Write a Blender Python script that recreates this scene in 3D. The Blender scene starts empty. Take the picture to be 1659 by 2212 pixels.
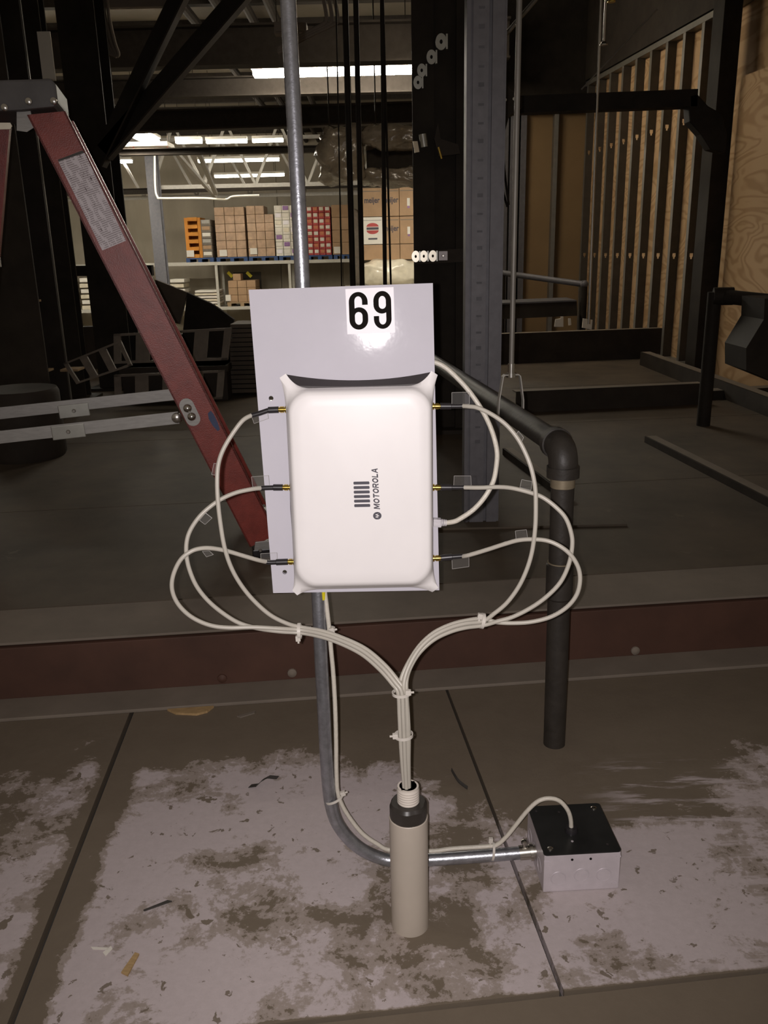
import bpy, bmesh, math, random
from mathutils import Vector, Matrix, noise
random.seed(7)
V = Vector
scene = bpy.context.scene
COL = scene.collection

# ---------------------------------------------------------------- camera, light, exposure
CAM_H, FPX, PITCH, ROLL = 1.05, 1850.0, math.radians(17), math.radians(1.3)
CX, CY = 829.5, 1106.0
fw = V((0, math.cos(PITCH), -math.sin(PITCH))); r0 = V((1, 0, 0)); u0 = V((0, math.sin(PITCH), math.cos(PITCH)))
UP = math.cos(ROLL)*u0 + math.sin(ROLL)*r0
RT = math.cos(ROLL)*r0 - math.sin(ROLL)*u0
CAM = V((0, 0, CAM_H))
cd = bpy.data.cameras.new('camera'); cam = bpy.data.objects.new('camera', cd); COL.objects.link(cam)
cd.sensor_fit = 'VERTICAL'; cd.sensor_height = 24.0; cd.lens = 24.0*FPX/2212.0; cd.clip_start = 0.02; cd.clip_end = 200
m = Matrix((RT, UP, -fw)).transposed().to_4x4(); m.translation = CAM; cam.matrix_world = m
scene.camera = cam

world = bpy.data.worlds.new('dim_room'); scene.world = world; world.use_nodes = True
wb = world.node_tree.nodes['Background']; wb.inputs[0].default_value = (1.0, 0.82, 0.62, 1); wb.inputs[1].default_value = 0.115

fl = bpy.data.lights.new('phone_flash', 'SPOT'); fl.energy = 62; fl.color = (1.0, 0.93, 0.93); fl.shadow_soft_size = 0.0035
fl.spot_size = math.radians(100); fl.spot_blend = 1.0
flo = bpy.data.objects.new('phone_flash', fl); COL.objects.link(flo)
fm = m.copy(); fm.translation = CAM + RT*(-0.015) + UP*0.001; flo.matrix_world = fm @ Matrix.Rotation(math.radians(-3), 4, 'X')

cy = scene.cycles; cy.max_bounces = 5; cy.diffuse_bounces = 3; cy.glossy_bounces = 3; cy.transmission_bounces = 2; cy.transparent_max_bounces = 8; cy.caustics_reflective = False; cy.caustics_refractive = False
vs = scene.view_settings
vs.view_transform = 'Standard'; vs.look = 'None'; vs.gamma = 1; vs.use_curve_mapping = False; vs.exposure = 0.0

# ---------------------------------------------------------------- from the photograph's rays to points in the place
def ray(x, y): return fw + RT*((x-CX)/FPX) - UP*((y-CY)/FPX)
def W(x, y, Y):
    d = ray(x, y); return CAM + d*(Y/d.y)
def G(x, y, z=0.0):
    d = ray(x, y); return CAM + d*((z-CAM_H)/d.z)
def PL(x, y, p, n):
    d = ray(x, y); return CAM + d*((p-CAM).dot(n)/d.dot(n))

# ---------------------------------------------------------------- materials
MATS = {}
def mat(name, col, rough=0.55, metal=0.0, var=0.12, scale=18.0, bump=0.0, bscale=None, spec=0.5, emit=0.0, stretch=None, spots=None, alpha=1.0, coat=0.0):
    if name in MATS: return MATS[name]
    mt = bpy.data.materials.new(name); mt.use_nodes = True
    nt = mt.node_tree; b = nt.nodes['Principled BSDF']
    b.inputs['Roughness'].default_value = rough; b.inputs['Metallic'].default_value = metal
    b.inputs['Specular IOR Level'].default_value = spec; b.inputs['Alpha'].default_value = alpha
    b.inputs['Coat Weight'].default_value = coat
    geo = nt.nodes.new('ShaderNodeNewGeometry'); mp = nt.nodes.new('ShaderNodeMapping')
    nt.links.new(geo.outputs['Position'], mp.inputs['Vector'])
    if stretch: mp.inputs['Scale'].default_value = stretch
    nz = nt.nodes.new('ShaderNodeTexNoise'); nz.inputs['Scale'].default_value = scale; nz.inputs['Detail'].default_value = 6
    nz.inputs['Roughness'].default_value = 0.62
    nt.links.new(mp.outputs[0], nz.inputs['Vector'])
    rp = nt.nodes.new('ShaderNodeValToRGB')
    rp.color_ramp.elements[0].position = 0.3; rp.color_ramp.elements[1].position = 0.7
    rp.color_ramp.elements[0].color = (*[c*(1-var) for c in col], 1)
    rp.color_ramp.elements[1].color = (*[min(1, c*(1+var)) for c in col], 1)
    nt.links.new(nz.outputs[0], rp.inputs[0])
    out = rp.outputs[0]
    if spots:
        sc, th, scol = spots
        n2 = nt.nodes.new('ShaderNodeTexNoise'); n2.inputs['Scale'].default_value = sc; n2.inputs['Detail'].default_value = 9; n2.inputs['Roughness'].default_value = .7
        nt.links.new(geo.outputs['Position'], n2.inputs['Vector'])
        r2 = nt.nodes.new('ShaderNodeValToRGB'); r2.color_ramp.elements[0].position = th; r2.color_ramp.elements[1].position = th+.05
        nt.links.new(n2.outputs[0], r2.inputs[0])
        mx = nt.nodes.new('ShaderNodeMix'); mx.data_type = 'RGBA'
        nt.links.new(r2.outputs[0], mx.inputs[0]); nt.links.new(out, mx.inputs[6]); mx.inputs[7].default_value = (*scol, 1)
        out = mx.outputs[2]
    nt.links.new(out, b.inputs['Base Color'])
    if bump:
        nb = nt.nodes.new('ShaderNodeTexNoise'); nb.inputs['Scale'].default_value = bscale or scale*3; nb.inputs['Detail'].default_value = 5
        nt.links.new(mp.outputs[0], nb.inputs['Vector'])
        bp = nt.nodes.new('ShaderNodeBump'); bp.inputs['Strength'].default_value = bump; bp.inputs['Distance'].default_value = 0.01
        nt.links.new(nb.outputs[0], bp.inputs['Height']); nt.links.new(bp.outputs[0], b.inputs['Normal'])
    if emit:
        b.inputs['Emission Color'].default_value = (*col, 1); b.inputs['Emission Strength'].default_value = emit
    MATS[name] = mt
    return mt

m_panel = mat('white_hdpe', (0.565, 0.545, 0.595), 0.065, var=.02, bump=.07, bscale=9, spec=.14)
m_ap = mat('ap_white', (0.82, 0.79, 0.78), 0.38, var=.015, spec=.35)
m_apdark = mat('ap_dark', (0.042, 0.035, 0.035), 0.45, var=.05, spec=.2)
m_print = mat('print_grey', (0.10, 0.095, 0.11), 0.7, var=.03, spec=.1)
m_black = mat('print_black', (0.010, 0.008, 0.007), 0.8, var=.05, spec=.05)
m_sticker = mat('sticker_white', (0.86, 0.82, 0.86), 0.45, var=.015)
m_gold = mat('gold_plate', (0.75, 0.55, 0.14), 0.2, 1.0, var=.1)
m_boot = mat('black_boot', (0.020, 0.018, 0.020), 0.32, var=.2, spec=.6)
m_jacket = mat('cable_jacket', (0.46, 0.43, 0.37), 0.38, var=.05)
m_eth = mat('ethernet_jacket', (0.60, 0.56, 0.48), 0.4, var=.05, bump=.15, bscale=160)
m_tie = mat('nylon_tie', (0.62, 0.58, 0.52), 0.35, var=.04)
m_emt = mat('galvanised_tube', (0.42, 0.43, 0.47), 0.33, 0.85, var=.22, scale=60, bump=.06, bscale=220, spots=(45, .62, (.30, .30, .33)))
m_pvc = mat('pvc_beige', (0.50, 0.44, 0.37), 0.45, var=.05, scale=10)
m_pvcw = mat('pvc_white', (0.66, 0.60, 0.53), 0.42, var=.03)
m_nut = mat('black_nut', (0.035, 0.03, 0.026), 0.38, var=.2)
m_boxg = mat('box_galv', (0.60, 0.55, 0.58), 0.5, 0.25, var=.07, scale=40)
m_cover = mat('black_cover', (0.020, 0.020, 0.019), 0.28, var=.3, scale=12, spec=.35)
m_steel = mat('bright_steel', (0.62, 0.60, 0.56), 0.26, 1.0, var=.12, scale=40)
m_pipe = mat('black_iron_pipe', (0.032, 0.027, 0.022), 0.5, 0.0, var=.25, scale=25, bump=.08, bscale=90)
m_thread = mat('bare_thread', (0.35, 0.29, 0.20), 0.4, 0.5, var=.2)
m_alu = mat('aluminium', (0.33, 0.32, 0.30), 0.5, .45, var=.12, scale=30, stretch=(1, 1, 6))
m_red = mat('ladder_red', (0.25, 0.042, 0.030), 0.40, var=.20, scale=30, bump=.10, bscale=330, spots=(24, .68, (.15, .075, .07)))
m_cap = mat('ladder_cap', (0.105, 0.10, 0.10), 0.6, var=.15)
m_chan = mat('red_primer', (0.080, 0.036, 0.023), 0.7, var=.22, scale=5, spots=(7, .69, (.11, .065, .05)))
m_plate = mat('dusty_plate', (0.21, 0.175, 0.14), 0.8, var=.12, scale=7)
m_deck = mat('deck_grime', (0.092, 0.070, 0.048), 0.72, var=.35, scale=3.0, spots=(5.5, .64, (.125, .098, .07)))
m_dark = mat('black_steel', (0.027, 0.022, 0.017), 0.7, var=.3, scale=6, spec=.15)
m_dark2 = mat('brown_black_steel', (0.042, 0.034, 0.027), 0.75, var=.25, scale=6, spec=.2)
m_post = mat('grey_upright', (0.135, 0.130, 0.140), 0.55, .2, var=.14, scale=30)
m_slot = mat('slot_grey', (0.085, 0.083, 0.092), 0.6, var=.2)
m_stud = mat('shaded_stud', (0.075, 0.065, 0.052), 0.55, .2, var=.15, scale=14)  # web colour darkened to stand in for the shade on the stud webs
m_galv = mat('galv_stud', (0.21, 0.195, 0.17), 0.5, .35, var=.12, scale=14)
m_conc = mat('far_concrete', (0.33, 0.29, 0.225), 0.9, var=.16, scale=1.1, stretch=(1, 1, .25))
m_rack = mat('rack_paint', (0.52, 0.50, 0.44), 0.6, var=.08)
m_card = mat('cardboard', (0.42, 0.27, 0.155), 0.8, var=.10, scale=4)
m_card2 = mat('wrapped_cardboard', (0.46, 0.31, 0.20), 0.35, var=.25, scale=5, bump=.4, bscale=9)
m_paper = mat('white_paper', (0.78, 0.74, 0.66), 0.7, var=.03)
m_blue = mat('blue_pallet', (0.03, 0.07, 0.19), 0.6, var=.2)
m_wood = mat('pallet_wood', (0.36, 0.25, 0.14), 0.75, var=.2, scale=8)
m_orange = mat('orange_display', (0.62, 0.24, 0.02), 0.6, var=.12, scale=5)
m_cans = mat('red_tray', (0.45, 0.06, 0.055), 0.55, var=.2, scale=8)
m_film = mat('plastic_film', (0.24, 0.20, 0.15), 0.14, var=.35, scale=5, bump=1.0, bscale=16, spec=.9)
m_filmw = mat('white_film', (0.74, 0.67, 0.52), 0.2, var=.15, scale=4, bump=.8, bscale=7, spec=.8)
m_ceil = mat('ceiling_deck', (0.16, 0.135, 0.10), 0.8, var=.15, scale=.8)
m_joist = mat('joist_grey', (0.42, 0.40, 0.36), 0.6, var=.1)
m_beam = mat('dark_beam', (0.035, 0.028, 0.022), 0.75, var=.2, spec=.2)
m_tan = mat('tan_sheathing', (0.26, 0.165, 0.075), 0.8, var=.09, scale=3)
m_clear = mat('clear_tag', (0.60, 0.57, 0.54), 0.30, var=.01, alpha=.035, spec=.2)
m_tagedge = mat('tag_edge', (0.5, 0.48, 0.45), 0.3, var=.01, alpha=.7, spec=.4)
m_plug = mat('clear_plug', (0.80, 0.77, 0.80), 0.1, var=.02, alpha=.62, spec=.9)
m_lamp = mat('tube_glow', (1.0, 0.90, 0.74), 0.5, var=0, emit=26)
m_lampn = mat('tube_glow_near', (1.0, 0.93, 0.80), 0.5, var=0, emit=80)
m_lampw = mat('tube_glow_work', (1.0, 0.88, 0.70), 0.5, var=0, emit=33)
m_lampa = mat('tube_glow_close', (1.0, 0.92, 0.78), 0.5, var=0, emit=110)
m_fix = mat('fixture_white', (0.7, 0.66, 0.58), 0.5, var=.03)
m_hook = mat('red_hook', (0.6, 0.06, 0.03), 0.4, var=.05)
m_yellow = mat('yellow_label', (0.85, 0.72, 0.02), 0.5, var=.03)
m_bluep = mat('blue_paint', (0.05, 0.07, 0.15), 0.6, var=.1)
m_orpanel = mat('orange_panel', (0.55, 0.20, 0.10), 0.7, var=.08)
m_chip = mat('wood_chip', (0.42, 0.28, 0.13), 0.8, var=.2, scale=60, stretch=(1, 5, 1))
m_strip = mat('dark_strip', (0.05, 0.045, 0.04), 0.6, var=.2)
m_tray = mat('grey_tray', (0.20, 0.17, 0.14), 0.7, var=.15)
m_purple = mat('purple_print', (0.30, 0.16, 0.36), 0.6, var=.2, scale=6)
m_reflect = mat('bright_clamp', (0.90, 0.84, 0.70), 0.3, .6, var=.05)
m_zinc = mat('zinc_strap', (0.46, 0.44, 0.40), 0.4, .2, var=.1)
m_clampd = mat('zinc_clamp', (0.42, 0.42, 0.38), 0.35, .8, var=.1)

def ply_material():
    mt = bpy.data.materials.new('plywood_grain'); mt.use_nodes = True; nt = mt.node_tree; b = nt.nodes['Principled BSDF']
    b.inputs['Roughness'].default_value = .8
    geo = nt.nodes.new('ShaderNodeNewGeometry'); mp = nt.nodes.new('ShaderNodeMapping'); mp.inputs['Scale'].default_value = (1, .35, 1.0)
    nt.links.new(geo.outputs['Position'], mp.inputs['Vector'])
    nz = nt.nodes.new('ShaderNodeTexNoise'); nz.inputs['Scale'].default_value = 3.2; nz.inputs['Detail'].default_value = 2; nz.inputs['Distortion'].default_value = 1.1
    nt.links.new(mp.outputs[0], nz.inputs['Vector'])
    mu = nt.nodes.new('ShaderNodeMath'); mu.operation = 'MULTIPLY'; mu.inputs[1].default_value = 22
    nt.links.new(nz.outputs[0], mu.inputs[0])
    fr = nt.nodes.new('ShaderNodeMath'); fr.operation = 'PINGPONG'; fr.inputs[1].default_value = 1
    nt.links.new(mu.outputs[0], fr.inputs[0])
    rp = nt.nodes.new('ShaderNodeValToRGB')
    rp.color_ramp.elements[0].color = (.43, .265, .125, 1); rp.color_ramp.elements[1].color = (.56, .37, .20, 1)
    rp.color_ramp.elements[0].position = .15; rp.color_ramp.elements[1].position = .6
    nt.links.new(fr.outputs[0], rp.inputs[0]); nt.links.new(rp.outputs[0], b.inputs['Base Color'])
    MATS['plywood_grain'] = mt
    return mt
m_ply = ply_material()

def label_material():
    # printed warning label: grey blocks of fine lines on pale paper
    mt = bpy.data.materials.new('printed_label'); mt.use_nodes = True; nt = mt.node_tree; b = nt.nodes['Principled BSDF']
    b.inputs['Roughness'].default_value = .55
    tc = nt.nodes.new('ShaderNodeTexCoord')
    sx = nt.nodes.new('ShaderNodeSeparateXYZ'); nt.links.new(tc.outputs['UV'], sx.inputs[0])
    wv = nt.nodes.new('ShaderNodeMath'); wv.operation = 'MULTIPLY'; wv.inputs[1].default_value = 46; nt.links.new(sx.outputs[1], wv.inputs[0])
    fr = nt.nodes.new('ShaderNodeMath'); fr.operation = 'FRACT'; nt.links.new(wv.outputs[0], fr.inputs[0])
    gt = nt.nodes.new('ShaderNodeMath'); gt.operation = 'GREATER_THAN'; gt.inputs[1].default_value = .5; nt.links.new(fr.outputs[0], gt.inputs[0])
    nz = nt.nodes.new('ShaderNodeTexNoise'); nz.inputs['Scale'].default_value = 7; nz.inputs['Detail'].default_value = 5; nt.links.new(tc.outputs['UV'], nz.inputs['Vector'])
    g2 = nt.nodes.new('ShaderNodeMath'); g2.operation = 'GREATER_THAN'; g2.inputs[1].default_value = .46; nt.links.new(nz.outputs[0], g2.inputs[0])
    ml = nt.nodes.new('ShaderNodeMath'); ml.operation = 'MULTIPLY'; nt.links.new(gt.outputs[0], ml.inputs[0]); nt.links.new(g2.outputs[0], ml.inputs[1])
    mx = nt.nodes.new('ShaderNodeMix'); mx.data_type = 'RGBA'; nt.links.new(ml.outputs[0], mx.inputs[0])
    mx.inputs[6].default_value = (.72, .66, .70, 1); mx.inputs[7].default_value = (.38, .33, .35, 1)
    g3 = nt.nodes.new('ShaderNodeMath'); g3.operation = 'GREATER_THAN'; g3.inputs[1].default_value = .66; nt.links.new(nz.outputs[0], g3.inputs[0])
    m2 = nt.nodes.new('ShaderNodeMix'); m2.data_type = 'RGBA'; nt.links.new(g3.outputs[0], m2.inputs[0]); nt.links.new(mx.outputs[2], m2.inputs[6])
    m2.inputs[7].default_value = (.10, .06, .06, 1)
    nt.links.new(m2.outputs[2], b.inputs['Base Color'])
    MATS['printed_label'] = mt
    return mt
m_label = label_material()

def floor_material():
    mt = bpy.data.materials.new('dusty_floor'); mt.use_nodes = True; nt = mt.node_tree; b = nt.nodes['Principled BSDF']
    b.inputs['Roughness'].default_value = .75; b.inputs['Specular IOR Level'].default_value = .3
    N = nt.nodes.new; L = nt.links.new
    geo = N('ShaderNodeNewGeometry'); sp = N('ShaderNodeSeparateXYZ'); L(geo.outputs['Position'], sp.inputs[0])
    def noise(scale, det, rough, sx=1, sy=1, dist=0.0, off=0):
        mp = N('ShaderNodeMapping'); mp.inputs['Scale'].default_value = (sx, sy, 1); mp.inputs['Location'].default_value = (off, off*.7, 0)
        L(geo.outputs['Position'], mp.inputs['Vector'])
        n = N('ShaderNodeTexNoise'); n.inputs['Scale'].default_value = scale; n.inputs['Detail'].default_value = det; n.inputs['Roughness'].default_value = rough
        n.inputs['Distortion'].default_value = dist
        L(mp.outputs[0], n.inputs['Vector']); return n.outputs[0]
    def math_(op, a, c=None, clamp=False):
        n = N('ShaderNodeMath'); n.operation = op; n.use_clamp = clamp
        for k, v in enumerate((a, c)):
            if v is None: continue
            if isinstance(v, (int, float)): n.inputs[k].default_value = v
            else: L(v, n.inputs[k])
        return n.outputs[0]
    def mrange(v, a, c, o0, o1):
        n = N('ShaderNodeMapRange'); n.interpolation_type = 'SMOOTHSTEP'
        L(v, n.inputs[0]); n.inputs[1].default_value = a; n.inputs[2].default_value = c; n.inputs[3].default_value = o0; n.inputs[4].default_value = o1
        return n.outputs[0]
    def mix(f, a, c):
        n = N('ShaderNodeMix'); n.data_type = 'RGBA'; L(f, n.inputs[0])
        for k, v in ((6, a), (7, c)):
            if isinstance(v, tuple): n.inputs[k].default_value = (*v, 1)
            else: L(v, n.inputs[k])
        return n.outputs[2]
    big = noise(3.2, 3, .5, off=1.3)
    patch = noise(11, 13, .72, dist=.3)
    fine = noise(70, 8, .7)
    # the spilled powder lies in the middle of the bay, thinning towards the step and around the pipe foot
    bias = mrange(sp.outputs[1], 1.86, 1.50, -.36, .075)
    dx = math_('SUBTRACT', sp.outputs[0], .40); dy = math_('SUBTRACT', sp.outputs[1], 1.60)
    d2 = math_('SQRT', math_('ADD', math_('MULTIPLY', math_('MULTIPLY', dx, dx), .5), math_('MULTIPLY', dy, dy)))
    bias = math_('ADD', bias, mrange(d2, .12, .30, -.40, 0))
    # bare strip along the left joint
    ja, jb_ = G(278, 1560), G(28, 2205); jk = (ja.x-jb_.x)/(ja.y-jb_.y)
    jl = math_('ABSOLUTE', math_('SUBTRACT', math_('SUBTRACT', sp.outputs[0], math_('MULTIPLY', sp.outputs[1], jk)), ja.x-ja.y*jk+.012))
    bias = math_('ADD', bias, mrange(jl, .012, .065, -.30, 0))
    # the boards in front of the near joint are swept bare
    fa, fb = G(700, 2205), G(1659, 2098); fk = (fb.y-fa.y)/(fb.x-fa.x)
    jf = math_('SUBTRACT', math_('SUBTRACT', sp.outputs[1], math_('MULTIPLY', sp.outputs[0], fk)), fa.y-fa.x*fk)
    bias = math_('ADD', bias, mrange(jf, -.002, .012, -.45, 0))
    val = math_('ADD', math_('ADD', math_('MULTIPLY', patch, .8), math_('MULTIPLY', big, .85)), math_('SUBTRACT', bias, .195))
    val = math_('ADD', val, math_('MULTIPLY', math_('SUBTRACT', fine, .5), .26))
    m1 = mrange(val, .585, .625, 0, 1)
    m2 = mrange(val, .655, .715, 0, 1)
    base = mix(patch, (.15, .118, .085), (.21, .17, .125))
    dusty = mix(fine, (.30, .25, .21), (.42, .355, .325))
    pale = mix(fine, (.46, .40, .395), (.62, .54, .545))
    c = mix(m1, base, dusty); c = mix(m2, c, pale)
    # flecks where the powder has been scuffed off
    fk1 = mrange(noise(34, 5, .6, dist=.4, off=7), .635, .655, 0, .9); fk2 = mrange(noise(15, 4, .55, dist=.5, off=2), .69, .70, 0, .95)
    c = mix(fk1, c, base); c = mix(fk2, c, base)
    # sweep marks on the right of the box
    swp = noise(9, 8, .6, 1.0, 1.0, 0, 4.0)
    mp = N('ShaderNodeMapping'); mp.inputs['Rotation'].default_value = (0, 0, math.radians(-52)); mp.inputs['Scale'].default_value = (1.1, 8, 1)
    L(geo.outputs['Position'], mp.inputs['Vector'])
    sn = N('ShaderNodeTexNoise'); sn.inputs['Scale'].default_value = 5; sn.inputs['Detail'].default_value = 9; sn.inputs['Roughness'].default_value = .65
    L(mp.outputs[0], sn.inputs['Vector'])
    reg = math_('MULTIPLY', math_('MULTIPLY', mrange(sp.outputs[0], .36, .52, 0, 1), mrange(sp.outputs[1], 1.62, 1.5, 0, 1)), mrange(jf, 0, .02, 0, 1))
    sw = math_('MULTIPLY', mrange(sn.outputs[0], .50, .62, 0, .85), reg)
    c = mix(sw, c, pale)
    L(c, b.inputs['Base Color'])
    bp = N('ShaderNodeBump'); bp.inputs['Strength'].default_value = .35; bp.inputs['Distance'].default_value = .004
    L(val, bp.inputs['Height']); L(bp.outputs[0], b.inputs['Normal'])
    MATS['dusty_floor'] = mt
    return mt
m_floor = floor_material()

# ---------------------------------------------------------------- mesh helpers
ORG = {}
def tag(o, label=None, cat=None, group=None, kind=None):
    if label: o['label'] = label
    if cat: o['category'] = cat
    if group: o['group'] = group
    if kind: o['kind'] = kind
    return o
def thing(name, label, cat, loc, group=None):
    o = bpy.data.objects.new(name, None); COL.objects.link(o); o.empty_display_size = .05
    o.location = loc; ORG[o] = V(loc)
    return tag(o, label, cat, group)
class MB:
    """collects shapes in world coordinates; build() links them as one mesh object"""
    def __init__(s): s.v = []; s.f = []; s.uv = None
    def add(s, vs, fs):
        n = len(s.v); s.v += [V(p) for p in vs]; s.f += [tuple(i+n for i in f) for f in fs]; return s
    def box(s, lo, hi):
        (a, b, c), (d, e, f) = lo, hi
        return s.hexa([(a,b,c),(d,b,c),(d,e,c),(a,e,c),(a,b,f),(d,b,f),(d,e,f),(a,e,f)])
    def hexa(s, p):
        return s.add(p, [(3,2,1,0),(4,5,6,7),(0,1,5,4),(1,2,6,5),(2,3,7,6),(3,0,4,7)])
    def obox(s, c, ax, ay, az):
        c, ax, ay, az = V(c), V(ax), V(ay), V(az)
        return s.hexa([c+ax*i+ay*j+az*k for k in (-1, 1) for i, j in ((-1,-1),(1,-1),(1,1),(-1,1))])
    def bar(s, a, b, w, h, upv=(0, 0, 1)):
        a, b = V(a), V(b); d = (b-a)
        side = d.cross(V(upv))
        if side.length < 1e-6: side = d.cross(V((1, 0, 0)))
        side.normalize(); up = side.cross(d).normalized()
        return s.obox((a+b)/2, d/2, side*(w/2), up*(h/2))
    def prism(s, pts, ext):
        n = len(pts); e = V(ext); p = [V(q) for q in pts]
        return s.add(p+[q+e for q in p], [tuple(range(n))[::-1], tuple(range(n, 2*n))] + [(i, (i+1) % n, n+(i+1) % n, n+i) for i in range(n)])
    def loft(s, rings, cap0=True, cap1=True):
        n = len(rings[0]); vs = [V(p) for r in rings for p in r]; fs = []
        for k in range(len(rings)-1):
            for i in range(n):
                fs.append((k*n+i, k*n+(i+1) % n, (k+1)*n+(i+1) % n, (k+1)*n+i))
        if cap0: fs.append(tuple(range(n))[::-1])
        if cap1: fs.append(tuple(range((len(rings)-1)*n, len(rings)*n)))
        return s.add(vs, fs)
    def tube(s, path, r, n=12, caps=True, closed=False):
        p = [V(q) for q in path]; k = len(p); rs = r if isinstance(r, (list, tuple)) else [r]*k
        t = []
        for i in range(k):
            if closed: d = p[(i+1) % k]-p[i-1]
            else: d = p[min(i+1, k-1)]-p[max(i-1, 0)]
            t.append(d.normalized())
        a = t[0].orthogonal().normalized(); rings = []
        for i in range(k):
            if i:
                q = t[i-1].rotation_difference(t[i]); a = q @ a
                a = (a - t[i]*a.dot(t[i])).normalized()
            b = t[i].cross(a)
            rings.append([p[i]+(a*math.cos(2*math.pi*j/n)+b*math.sin(2*math.pi*j/n))*rs[i] for j in range(n)])
        if closed: rings.append(rings[0]); caps = False
        return s.loft(rings, caps, caps)
    def cyl(s, a, b, r, n=16, r2=None):
        return s.tube([a, b], [r, r if r2 is None else r2], n)
    def ribbon(s, path, w, h, wdir, closed=False):
        """flat strap: rectangular section, wide along wdir"""
        p = [V(q) for q in path]; k = len(p); wd = V(wdir).normalized(); rings = []
        for i in range(k):
            d = (p[(i+1) % k]-p[i-1]) if closed else (p[min(i+1, k-1)]-p[max(i-1, 0)])
            nrm = d.cross(wd).normalized()
            rings.append([p[i]+wd*(x*w/2)+nrm*(y*h/2) for x, y in ((-1,-1),(1,-1),(1,1),(-1,1))])
        if closed: rings.append(rings[0])
        return s.loft(rings, not closed, not closed)
    def ball(s, c, r, n=10, flat=None):
        c = V(c); rings = []
        for i in range(1, n):
            th = math.pi*i/n
            rings.append([c+V((math.sin(th)*math.cos(2*math.pi*j/(2*n)), math.sin(th)*math.sin(2*math.pi*j/(2*n)), math.cos(th)))*r for j in range(2*n)])
        return s.loft(rings)
    def build(s, name, mt, parent=None, smooth=True, bevel=0.0, seg=2, loc=None, angle=35):
        me = bpy.data.meshes.new(name)
        if parent is not None: org = ORG[parent]
        elif loc is not None: org = V(loc)
        else:
            xs = [v.x for v in s.v]; ys = [v.y for v in s.v]; zs = [v.z for v in s.v]
            org = V(((min(xs)+max(xs))/2, (min(ys)+max(ys))/2, min(zs)))
        me.from_pydata([v-org for v in s.v], [], s.f)
        bm = bmesh.new(); bm.from_mesh(me)
        bmesh.ops.remove_doubles(bm, verts=bm.verts, dist=1e-7)
        bmesh.ops.recalc_face_normals(bm, faces=bm.faces)
        if bevel:
            es = [e for e in bm.edges if len(e.link_faces) == 2 and e.calc_face_angle(0) > math.radians(40)]
            bmesh.ops.bevel(bm, geom=es, offset=bevel, segments=seg, affect='EDGES', profile=.6, clamp_overlap=True)
        bm.to_mesh(me); bm.free()
        me.materials.append(mt)
        if smooth:
            me.polygons.foreach_set('use_smooth', [True]*len(me.polygons))
            me.set_sharp_from_angle(angle=math.radians(angle))
        o = bpy.data.objects.new(name, me); COL.objects.link(o)
        if parent is not None:
            o.parent = parent; ORG[o] = org
        else:
            o.location = org; ORG[o] = org
        return o
def struct(o): o['kind'] = 'structure'; return o
def crom(pts, sub=6):
    p = [V(q) for q in pts]; out = []
    for i in range(len(p)-1):
        a, b, c, d = p[max(i-1, 0)], p[i], p[i+1], p[min(i+2, len(p)-1)]
        for k in range(sub):
            t = k/sub
            out.append(.5*((2*b)+(c-a)*t+(2*a-5*b+4*c-d)*t*t+(3*b-a-3*c+d)*t**3))
    out.append(p[-1]); return out
def arc2(cx, cy, rx, ry, a0, a1, n):
    return [(cx+rx*math.cos(math.radians(a0+(a1-a0)*k/n)), cy+ry*math.sin(math.radians(a0+(a1-a0)*k/n))) for k in range(n+1)]
def font_mesh(body, size, shear=0.0, offset=0.0, extrude=0.0):
    cu = bpy.data.curves.new('t', 'FONT'); cu.body = body; cu.size = size; cu.shear = shear; cu.offset = offset; cu.extrude = extrude; cu.resolution_u = 4
    o = bpy.data.objects.new('t', cu); COL.objects.link(o); bpy.context.view_layer.update()
    me = bpy.data.meshes.new_from_object(o.evaluated_get(bpy.context.evaluated_depsgraph_get()))
    bpy.data.objects.remove(o); bpy.data.curves.remove(cu)
    return [v.co.copy() for v in me.vertices], [tuple(p.vertices) for p in me.polygons]
def flat_curve(loops, extrude, bevel=0.0):
    """filled 2D outline with holes -> vertices, faces (thickness 2*extrude)"""
    cu = bpy.data.curves.new('c', 'CURVE'); cu.dimensions = '2D'; cu.fill_mode = 'BOTH'; cu.extrude = extrude; cu.bevel_depth = bevel; cu.bevel_resolution = 1
    for lp in loops:
        sp = cu.splines.new('POLY'); sp.points.add(len(lp)-1); sp.use_cyclic_u = True
        for q, p in zip(lp, sp.points): p.co = (q[0], q[1], 0, 1)
    o = bpy.data.objects.new('c', cu); COL.objects.link(o); bpy.context.view_layer.update()
    me = bpy.data.meshes.new_from_object(o.evaluated_get(bpy.context.evaluated_depsgraph_get()))
    bpy.data.objects.remove(o); bpy.data.curves.remove(cu)
    return [v.co.copy() for v in me.vertices], [tuple(p.vertices) for p in me.polygons]
def copy_tree(o, loc, label=None):
    d = V(loc)
    c = o.copy(); COL.objects.link(c); c.location = d; ORG[c] = d
    if label: c['label'] = label
    for ch in [x for x in bpy.data.objects if x.parent == o]:
        k = ch.copy(); COL.objects.link(k); k.parent = c
        for g in [x for x in bpy.data.objects if x.parent == ch]:
            q = g.copy(); COL.objects.link(q); q.parent = k
    return c

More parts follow.
